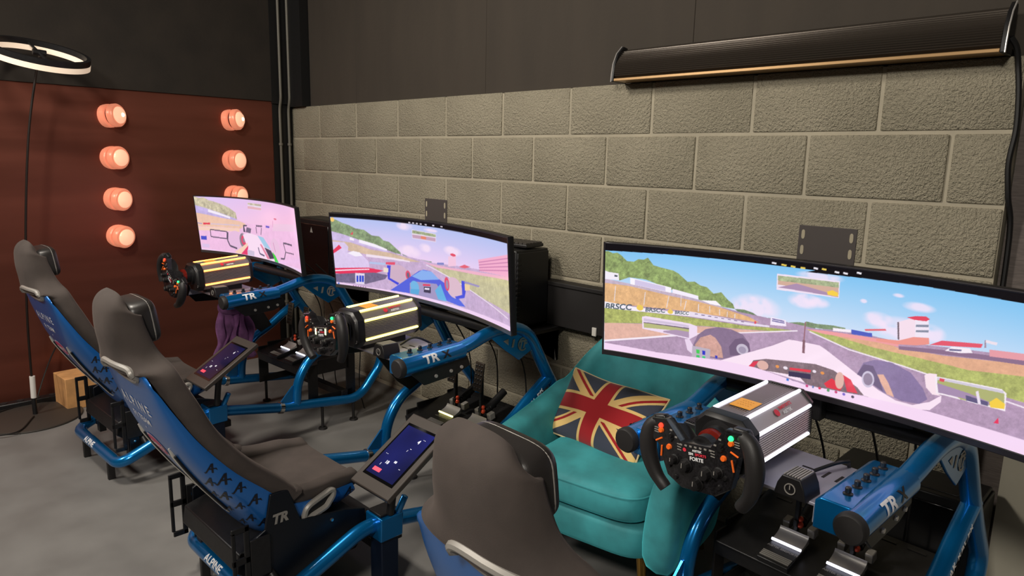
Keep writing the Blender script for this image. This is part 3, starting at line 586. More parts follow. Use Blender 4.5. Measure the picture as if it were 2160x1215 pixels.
def pedals(k):
    loc, yw = base(k); t = thing('pedal_set', 'black pedal tray with two silver pedals on '+WHO[k], 'pedals', loc, yw, 'pedal sets')
    sl = math.radians(12); Rm = Matrix.Rotation(sl, 3, 'X'); o0 = Vector((0, -.765, .332))
    T = lambda x, a, n: o0+Vector((x, a*math.cos(sl)-n*math.sin(sl), a*math.sin(sl)+n*math.cos(sl)))
    q = MB(); q.box(T(0, .16, 0), (.54, .33, .010), Rm); q.box(T(0, -.002, -.022), (.54, .006, .05), Rm); tr = q.build('tray', M_BLACK, t, bevel=.003)
    for i in range(6): n = MB(); n.box(T(-.2+.08*i, .30, .006), (.05, .008, .002), Rm); n.build('slot', M_PLAS, tr)
    led = mat('pedal_led_%s' % k, (235, 235, 255) if k != 'B' else (250, 245, 170), .4, emit=(235, 235, 255) if k != 'B' else (250, 240, 150), estr=3.0)
    for x, nm in ((-.078, 'brake'), (.088, 'throttle')):
        q = MB(); q.box(T(x, .055, .014), (.095, .12, .018), Rm); bs = q.build('heel_plate', M_PLAS, t, bevel=.003)
        for i in range(4): n = MB(); n.box(T(x, .008+.007*i, .0245), (.088, .0035, .003), Rm); n.build('ridge', M_GREY, bs)
        decal('lettering', text_geo('ASETEK SIMSPORTS', .02), flat_fn(T(x, .058, .0235), (1, 0, 0), T(0, 1, 0)-T(0, 0, 0), .008), M_GREY, bs)
        n = MB(); n.loft([[T(xx, .085+.046*math.sin(a), .030+.018*(1-math.cos(a))) for a in [i*math.pi/2/6 for i in range(7)]]+[T(xx, .13, .022), T(xx, .085, .022)] for xx in (x-.045, x+.045)]); n.build('silver_cover', M_SILV, t, bevel=.001)
        n = MB(); n.tube([T(x-.045, .080, .030), T(x+.045, .080, .030)], .004, 8); n.build('light_strip', led, t)
        for dx in (-.035, .042): n = MB(); n.box(T(x+dx, .160, .045), (.022, .03, .03), Rm); n.build('pivot_block', M_GREY, t, bevel=.003)
        n = MB(); n.bb(x-.006, x+.006, -.645, -.628, .40, .63); n.box((x, -.60, .43), (.012, .10, .02)); n.build('pedal_arm', M_BLACK, t, bevel=.002)
        n = MB(); n.box((x, -.652, .578), (.052, .008, .125), Matrix.Rotation(math.radians(-8), 3, 'X')); pp = n.build('pedal_face', mat('patterned_pedal_plate', (60, 52, 44), .45, .5), t, bevel=.003)
        for r_ in range(6):
            for c_ in range(3): n = MB(); n.lathe([(.0055, 0), (.004, .0015)], (x-.016+.016*c_, -.6575+.0027*(r_-2.5), .530+.019*r_), (0, -1, 0), 8); n.build('grip_stud', M_PLAS, pp)
        n = MB(); hel = [T(x+.006+.009*math.cos(a), .155+.011*a/6.28, .060+.009*math.sin(a)) for a in np.linspace(0, 6.28*4, 56)]; n.tube(hel, .0018, 6); n.build('spring', M_BLACK, t)
        n = MB(); n.ell(T(x+.008, .148, .062), (.010, .010, .011)); n.ell(T(x+.008, .152, .080), (.009, .009, .009)); n.build('damper', mat('red_damper', (200, 70, 40), .35, .3), t)
        n = MB(); n.cyl(T(x, .17, .05), T(x, .29, .09), .017, 14); n.build('cylinder', M_PLAS, t)
    return t
def tablet(k):
    loc, yw = base(k); t = thing('tablet_stand', {'A': 'dim tilted tablet in a dark holder on the orange-lit rig', 'B': 'lit blue tablet in a black holder between the dark seats'}[k], 'tablet', loc, yw, 'tablets in tilted holders')
    a = math.radians(32); R = Matrix.Rotation(a, 3, 'X'); c = Vector((.400, -1.278, .515))
    T = lambda x, y, z: c+R@Vector((x, y, z))
    q = MB(); q.box(c, (.205, .305, .020), R); hd = q.build('holder', mat('dark_brown_holder', (62, 55, 50), .5), t, bevel=.004)
    q = MB(); q.box(T(0, 0, .0105), (.160, .225, .002), R); q.build('bezel', M_GLASS, t)
    nx, ny = 40, 56; col = np.zeros((ny, nx, 3)); col[:] = (30, 34, 104)
    yy, xx = np.mgrid[0:ny, 0:nx]; br = .75+.5*np.sin(xx/9.)*np.sin(yy/11.)*.3+.25*(yy/ny); col *= br[..., None]
    c01 = np.clip(col/255, 0, 1); L_ = np.where(c01 <= .04045, c01/12.92, ((c01+.055)/1.055)**2.4).reshape(-1, 3)
    pos = np.array([[*(T((i/(nx-1)-.5)*.145, (j/(ny-1)-.5)*.205, .0122)+OFFS)] for j in range(ny) for i in range(nx)])
    color_grid('screen', nx, ny, pos, L_, attr_mat('tablet_screen_'+k, .15, {'A': .35, 'B': .9}[k]), t)
    up = R@Vector((0, 1, 0)); rt = R@Vector((1, 0, 0)); f = lambda x, y: T(x, y, .0126)
    ml = mat('tablet_text_'+k, (235, 235, 245), .4, emit=(220, 225, 245), estr={'A': .2, 'B': .6}[k])
    dn = -up
    for s_, x, y, h in (('18', -.018, -.046, .017), ('08', .012, -.034, .012), ('1', -.04, -.06, .012), ('4', .030, .062, .020), ('- -', .045, .075, .002), ('/', .016, .018, .010), ('--', .024, .028, .002), ('- -', -.05, -.02, .002), ('--', .05, -.05, .002)):
        decal('readout', text_geo(s_, .02), flat_fn(f(x, y), rt, up, h*.75), ml, hd)
    q = MB(); q.box(T(-.034, -.082, .0128), (.038, .014, .0008), R); q.build('red_button', mat('tablet_red_'+k, (230, 70, 90), .4, emit=(230, 70, 90), estr={'A': .35, 'B': .9}[k]), hd)
    q = MB(); q.tube([(.345, -1.29, .295), (.36, -1.285, .40), T(-.02, 0, -.02)], .014, 12); q.box(T(0, 0, -.020), (.10, .12, .02), R); q.build('support_arm', M_BLACK, t)
    return t
for k in 'ABC':
    frame(k); motor(k); wheel(k, {'A': math.radians(-32), 'B': math.radians(9), 'C': math.radians(8)}[k]); pedals(k)
    for s in (-1, 1): estop(k, s)
    if k != 'C': tablet(k)
# ================================================================== seats
SECT = [  # y, z, half width, foam depth, shell depth, cushion thickness
 (-1.285, .325, .195, .085, .05, .070), (-1.36, .292, .208, .125, .085, .095), (-1.47, .264, .220, .150, .11, .105), (-1.57, .254, .227, .170, .13, .10),
 (-1.645, .268, .232, .180, .14, .095), (-1.70, .315, .233, .175, .135, .085), (-1.745, .385, .234, .155, .115, .07), (-1.83, .505, .236, .125, .085, .055),
 (-1.905, .635, .234, .105, .062, .05), (-1.948, .755, .226, .092, .036, .045), (-1.968, .830, .210, .080, .018, .045), (-1.978, .872, .192, .074, .0, .045),
 (-1.984, .900, .144, .068, .0, .042), (-1.990, .934, .114, .062, .0, .040), (-1.998, .985, .104, .056, .0, .038), (-1.999, 1.030, .097, .050, .0, .036), (-1.995, 1.052, .095, .043, .0, .030), (-1.986, 1.066, .084, .030, .0, .020), (-1.974, 1.073, .064, .012, .0, .010)]
def seat_rings(kind, ns=26, sub=4):
    S = np.array(SECT); n = len(S)
    # resample with catmull
    Q = []
    for i in range(n-1):
        a, b, c, d = S[max(i-1, 0)], S[i], S[i+1], S[min(i+2, n-1)]
        for j in range(sub):
            t = j/sub; Q.append(.5*((2*b)+(c-a)*t+(2*a-5*b+4*c-d)*t*t+(3*b-a-3*c+d)*t**3))
    Q.append(S[-1]); Q = np.array(Q); rings = []
    sg = lambda x, p: math.copysign(abs(x)**p, x)
    for i, (y, z, w, d, ds, th) in enumerate(Q):
        a, b = Q[max(i-1, 0)], Q[min(i+1, len(Q)-1)]; ty, tz = b[0]-a[0], b[1]-a[1]; L = math.hypot(ty, tz); ny, nz = tz/L, -ty/L
        head = min(1, max(0, (i/sub-10.75)/.5)); head = head*head*(3-2*head)
        if kind == 'shell' and (i/sub > 11.6 or i < 2): continue
        p = 2/3.2
        P = lambda x, nn: Vector((x, y+ny*nn, z+nz*nn))
        if kind == 'shell':
            dd = max(ds, .012); tk = .006; w = w-.014*min(1, max(0, (i/sub-10.6)/.4))
            out = []
            for j in range(ns+1):
                th_ = math.pi*j/ns; cx, sx = math.cos(th_), math.sin(th_); out.append(P(-w*sg(cx, p), dd*(1-abs(sx)**p)))
            inn = [P(-(w-tk)*sg(math.cos(math.pi*j/ns), p), tk+(dd-tk)*(1-abs(math.sin(math.pi*j/ns))**p)) for j in range(ns, -1, -1)]
            rings.append(out+inn)
        else:
            out = []; low = .004*(1-head)-.026*head
            for j in range(ns+1):
                th_ = math.pi*j/ns; nn = low+(d-low)*(1-abs(math.sin(th_))**p); e = min(1, max(0, (nn-ds)/.02)); e = e*e*(3-2*e); e = max(e, min(1, head*5))
                out.append(P(-(w-.008+.018*e)*sg(math.cos(th_), p), nn))
            iw = w-.050+.012*head; lo2 = min(th, d*.9)
            rim = lambda s: [P(s*(w+.002), d+.010), P(s*(w-.022), d+.016), P(s*(w-.040), d+.008)]
            inn = [P(-iw*sg(math.cos(math.pi*j/ns), p), lo2+(d-lo2)*(1-abs(math.sin(math.pi*j/ns))**p)) for j in range(ns, -1, -1)]
            rings.append(out+rim(1)+inn+list(reversed(rim(-1))))
    return rings
ALP = [[(-.5, -.5), (-.32, -.5), (.05, .2), (.12, -.5), (.3, -.5), (.2, .5), (.02, .5)], [(-.62, -.42), (-.40, -.60), (-.42, -.40)], [(-.2, -.12), (.4, -.12), (.62, -.28), (.5, -.02), (-.12, .02)]]
def join_geo(gs):
    vs, fs = [], []
    for g in gs:
        n = len(vs); vs += g[0]; fs += [tuple(i+n for i in f) for f in g[1]]
    return vs, fs, 1
ALPG = join_geo([poly_geo(p) for p in ALP])
def seat(k, dy, dz=0):
    global OFFS
    ox, oy, yw = RIG[k]; s_, c_ = math.sin(yw), math.cos(yw); hy = dy
    loc = (ox-s_*hy, oy-.9+c_*hy, dz)
    t = thing('racing_chair', {'A': 'blue and black racing bucket seat nearest the copper wall and floor lamp', 'B': 'blue and black racing bucket seat between the two lit tablets', 'C': 'blue and black racing bucket seat in front of the teal armchair'}[k], 'racing chair', loc, yw, 'racing bucket seats')
    q = MB(); q.loft(seat_rings('shell')); sh = q.build('shell', M_DBLUE, t, smooth=60)
    bv = BVHTree.FromPolygons([Vector(v) for v in q.v], [f for f in q.f])
    q = MB(); q.loft(seat_rings('foam')); q.build('padding', M_FOAM, t, smooth=70)
    bf = BVHTree.FromPolygons([Vector(v) for v in q.v], [f for f in q.f])
    # headrest pad
    q = MB(); R = Matrix.Rotation(math.radians(8), 3, 'X'); q.ell((0, -1.928, 1.002), (.094, .042, .064), R, 28, 18, .42); q.build('headrest_pad', M_LEATH, t, smooth=60)
    q = MB(); q.tube([Vector((0, -1.928, 1.002))+R@Vector((.092*math.copysign(abs(math.cos(a))**.42, math.cos(a)), .018, .062*math.copysign(abs(math.sin(a))**.42, math.sin(a)))) for a in np.linspace(0, 2*math.pi, 49)], .0022, 6); q.build('piping', M_GREY, t)
    # lettering on the back of the shell
    bk = Vector((0, 1, 0))
    decal('lettering', text_geo('A L P I N E', .012), ray_fn(bv, (.01, -1.95, .757), (1, 0, 0), (0, 0, 1), .034, 1.05, 0, bk), M_WHITE, sh)
    decal('lettering', text_geo('F1 TEAM', .012), ray_fn(bv, (.01, -1.95, .706), (1, 0, 0), (0, 0, 1), .022, 1.2, 0, bk), M_WHITE, sh)
    decal('chevron', poly_geo([(-.5, .5), (.5, .5), (0, -.3)]), ray_fn(bv, (0, -1.95, .668), (1, 0, 0), (0, 0, 1), .010, 1, 0, bk), M_WHITE, sh)
    ov = lambda r, n=30: [(math.cos(a)*.5*r, math.sin(a)*.5) for a in np.linspace(0, 2*math.pi*(n-1)/n, n)]
    decal('badge_rim', poly_geo(ov(1)), ray_fn(bv, (-.005, -1.92, .605), (1, 0, 0), (0, 0, 1), .072, 2.0, 0, bk), mat('badge_white', (225, 205, 215), .5), sh)
    fn = ray_fn(bv, (-.005, -1.92, .605), (1, 0, 0), (0, 0, 1), .062, 2.1, 0, bk)
    decal('badge_field', poly_geo(ov(1)), lambda x, y: (fn(x, y) or Vector((0, 0, 0)))+Vector((0, -.0008, 0)), mat('badge_pink', (205, 60, 110), .5), sh)
    fn2 = ray_fn(bv, (-.005, -1.92, .605), (1, 0, 0), (0, 0, 1), .030, 1.0, .25, bk)
    decal('badge_lettering', text_geo('castrol', .02), lambda x, y: (fn2(x, y) or Vector((0, 0, 0)))+Vector((0, -.0016, 0)), M_WHITE, sh)
    # pale air slots down the back
    for xs in (-.135, .125):
        pts = []
        for i in range(13):
            z = .635-i*.022; h = bv.ray_cast(Vector((xs*(1-.12*i/12), -2.6, z)), bk)
            if h[0] is not None: pts.append(h[0]+Vector((0, -.002, 0)))
        if len(pts) > 3:
            q = MB(); r = [.003]+[.007]*(len(pts)-2)+[.003]; q.tube(pts, r, 8); q.build('air_slot_trim', mat('pearl_trim', (205, 200, 190), .3, .3), sh)
            q = MB(); q.tube([p+Vector((.016, -.0005, 0)) for p in pts[1:-1]], .0045, 6); q.build('air_slot', M_PLAS, sh)
    # harness opening below the head cover
    pts = []
    for a in np.linspace(0, 2*math.pi, 33):
        x, z = .05+.092*math.copysign(abs(math.cos(a))**.6, math.cos(a)), .874+.022*math.copysign(abs(math.sin(a))**.7, math.sin(a)); h = bv.ray_cast(Vector((x, -2.6, z)), bk); h2 = bf.ray_cast(Vector((x, -2.6, z)), bk)
        ys = [g[0].y for g in (h, h2) if g[0] is not None]; pts.append(Vector((x, min(ys)-.001, z)))
    q = MB(); q.tube(pts, .0095, 8); hs = q.build('harness_slot_rim', M_GREY, t)
    q = MB(); c = sum(pts, Vector())/len(pts); q.add([c]+pts[:-1], [(0, i+1, (i+1) % 32+1) for i in range(32)]); q.build('harness_slot', M_PLAS, t)
    # black logo pattern on both flanks
    rp = random.Random(11); inkm = mat('black_ink', (8, 14, 30), .4)
    for s in (1, -1):
        d = Vector((-s*.80, .58, .05)); rt = Vector((s*.58, .80, 0)); rt = rt if s > 0 else -rt
        for i, (yy, zz, hh) in enumerate([(-1.80, .59, .040), (-1.815, .535, .046), (-1.765, .545, .050), (-1.82, .47, .040), (-1.775, .475, .052), (-1.72, .505, .044), (-1.73, .43, .040), (-1.675, .45, .046), (-1.78, .40, .036), (-1.70, .375, .042), (-1.74, .345, .036), (-1.655, .355, .044), (-1.60, .41, .036), (-1.62, .30, .040), (-1.57, .36, .042), (-1.54, .30, .036), (-1.40, .40, .034), (-1.42, .33, .040), (-1.35, .35, .034)]):
            o = Vector((s*.19, yy, zz))
            decal('arrow_mark', ALPG, ray_fn(bv, o, rt, (0, 0, 1), hh*.8, .95*s, .12, d), inkm, sh)
    # side openings with pale rims
    for s in (-1, 1):
        c = Vector((s*.222, -1.49, .348)); ps = []; ring = [(-.052, -.012), (-.045, .014), (-.03, .022), (.045, .030), (.058, .022), (.056, .006), (.030, -.020), (-.035, -.022)]
        for a, b in ring+ring[:1]: ps.append(c+Vector((s*.004, a, b+.25*a)))
        q = MB(); q.tube(fillet(ps, .01, 3), .0105, 8); q.build('side_slot_rim', M_GREY, sh)
        q = MB(); q.add([c+Vector((s*.002, a, b+.25*a)) for a, b in ring], [tuple(range(len(ring)))]); q.build('side_slot', M_PLAS, sh)
    # slider box and side brackets carrying the seat
    u = t
    q = MB(); q.loft([[Vector((x, y, z)) for y, z in ((-1.765, .215), (-1.755, .275), (-1.66, .300), (-1.36, .268), (-1.33, .24), (-1.33, .205), (-1.74, .195))] for x in (-.215, .215)]); q.build('slider_box', M_BLACK, u, bevel=.004)
    q = MB(); q.bb(-.20, .20, -1.60, -1.35, .245, .285); q.build('seat_rail', M_PLAS, u, bevel=.003)
    for s in (-1, 1):
        x = s*.236
        q = MB(); q.prism([(-1.72, .13), (-1.36, .15), (-1.32, .20), (-1.32, .285), (-1.40, .31), (-1.56, .33), (-1.60, .45), (-1.66, .45), (-1.68, .34), (-1.72, .32)], (x-.005, 0, 0), (0, 1, 0), (0, 0, 1), .010); sp = q.build('side_bracket', mat('navy_black_steel', (14, 18, 26), .4, .2), u, bevel=.003)
        decal('lettering', text_geo('TR', .05), flat_fn((x+s*.0055, -1.628, .365), (0, s, 0), (0, 0, 1), .034, 1, .2), M_GREY, sp)
        n = MB(); n.lathe([(.020, 0), (.018, .003), (.010, .003), (.010, .001)], (x+s*.005, -1.70, .295), (s, 0, 0), 20); n.build('blue_emblem', M_BLUE, sp)
        for yy, zz in ((-1.70, .18), (-1.66, .165), (-1.40, .20), (-1.45, .29)):
            n = MB(); n.lathe([(.007, 0), (.005, .004)], (x+s*.005, yy, zz), (s, 0, 0), 10); n.build('bolt', M_CHROME, sp)
        # tall slotted handle plate at the back
        n = MB(); hx = s*.250
        for y0, y1, z0, z1 in ((-1.79, -1.778, .17, .375), (-1.752, -1.735, .15, .385), (-1.79, -1.735, .365, .385), (-1.79, -1.735, .262, .285), (-1.785, -1.735, .150, .170), (-1.735, -1.67, .20, .33)): n.bb(hx-.004, hx+.004, y0, y1, z0, z1)
        n.build('handle_plate', M_BLACK, u, bevel=.003)
        n = MB(); n.tube([(s*.29, -1.66, .15), (s*.215, -1.67, .21)], .014, 12); n.build('clamp', M_BLACK, u)
        # leg that stands the slider on the frame
        n = MB(); n.bb(s*.205-.012, s*.205+.012, -1.35, -1.28, .178, .25); n.build('front_mount', M_BLACK, u, bevel=.002)
        n = MB(); n.bb(s*.20-.02, s*.20+.02, -1.72, -1.69, .105, .21); n.build('rear_mount', M_BLACK, u, bevel=.002)
    return t
seat('A', .072); seat('B', 0.0); seat('C', .055, -.018)
OFFS = Vector((0, 0, 0))
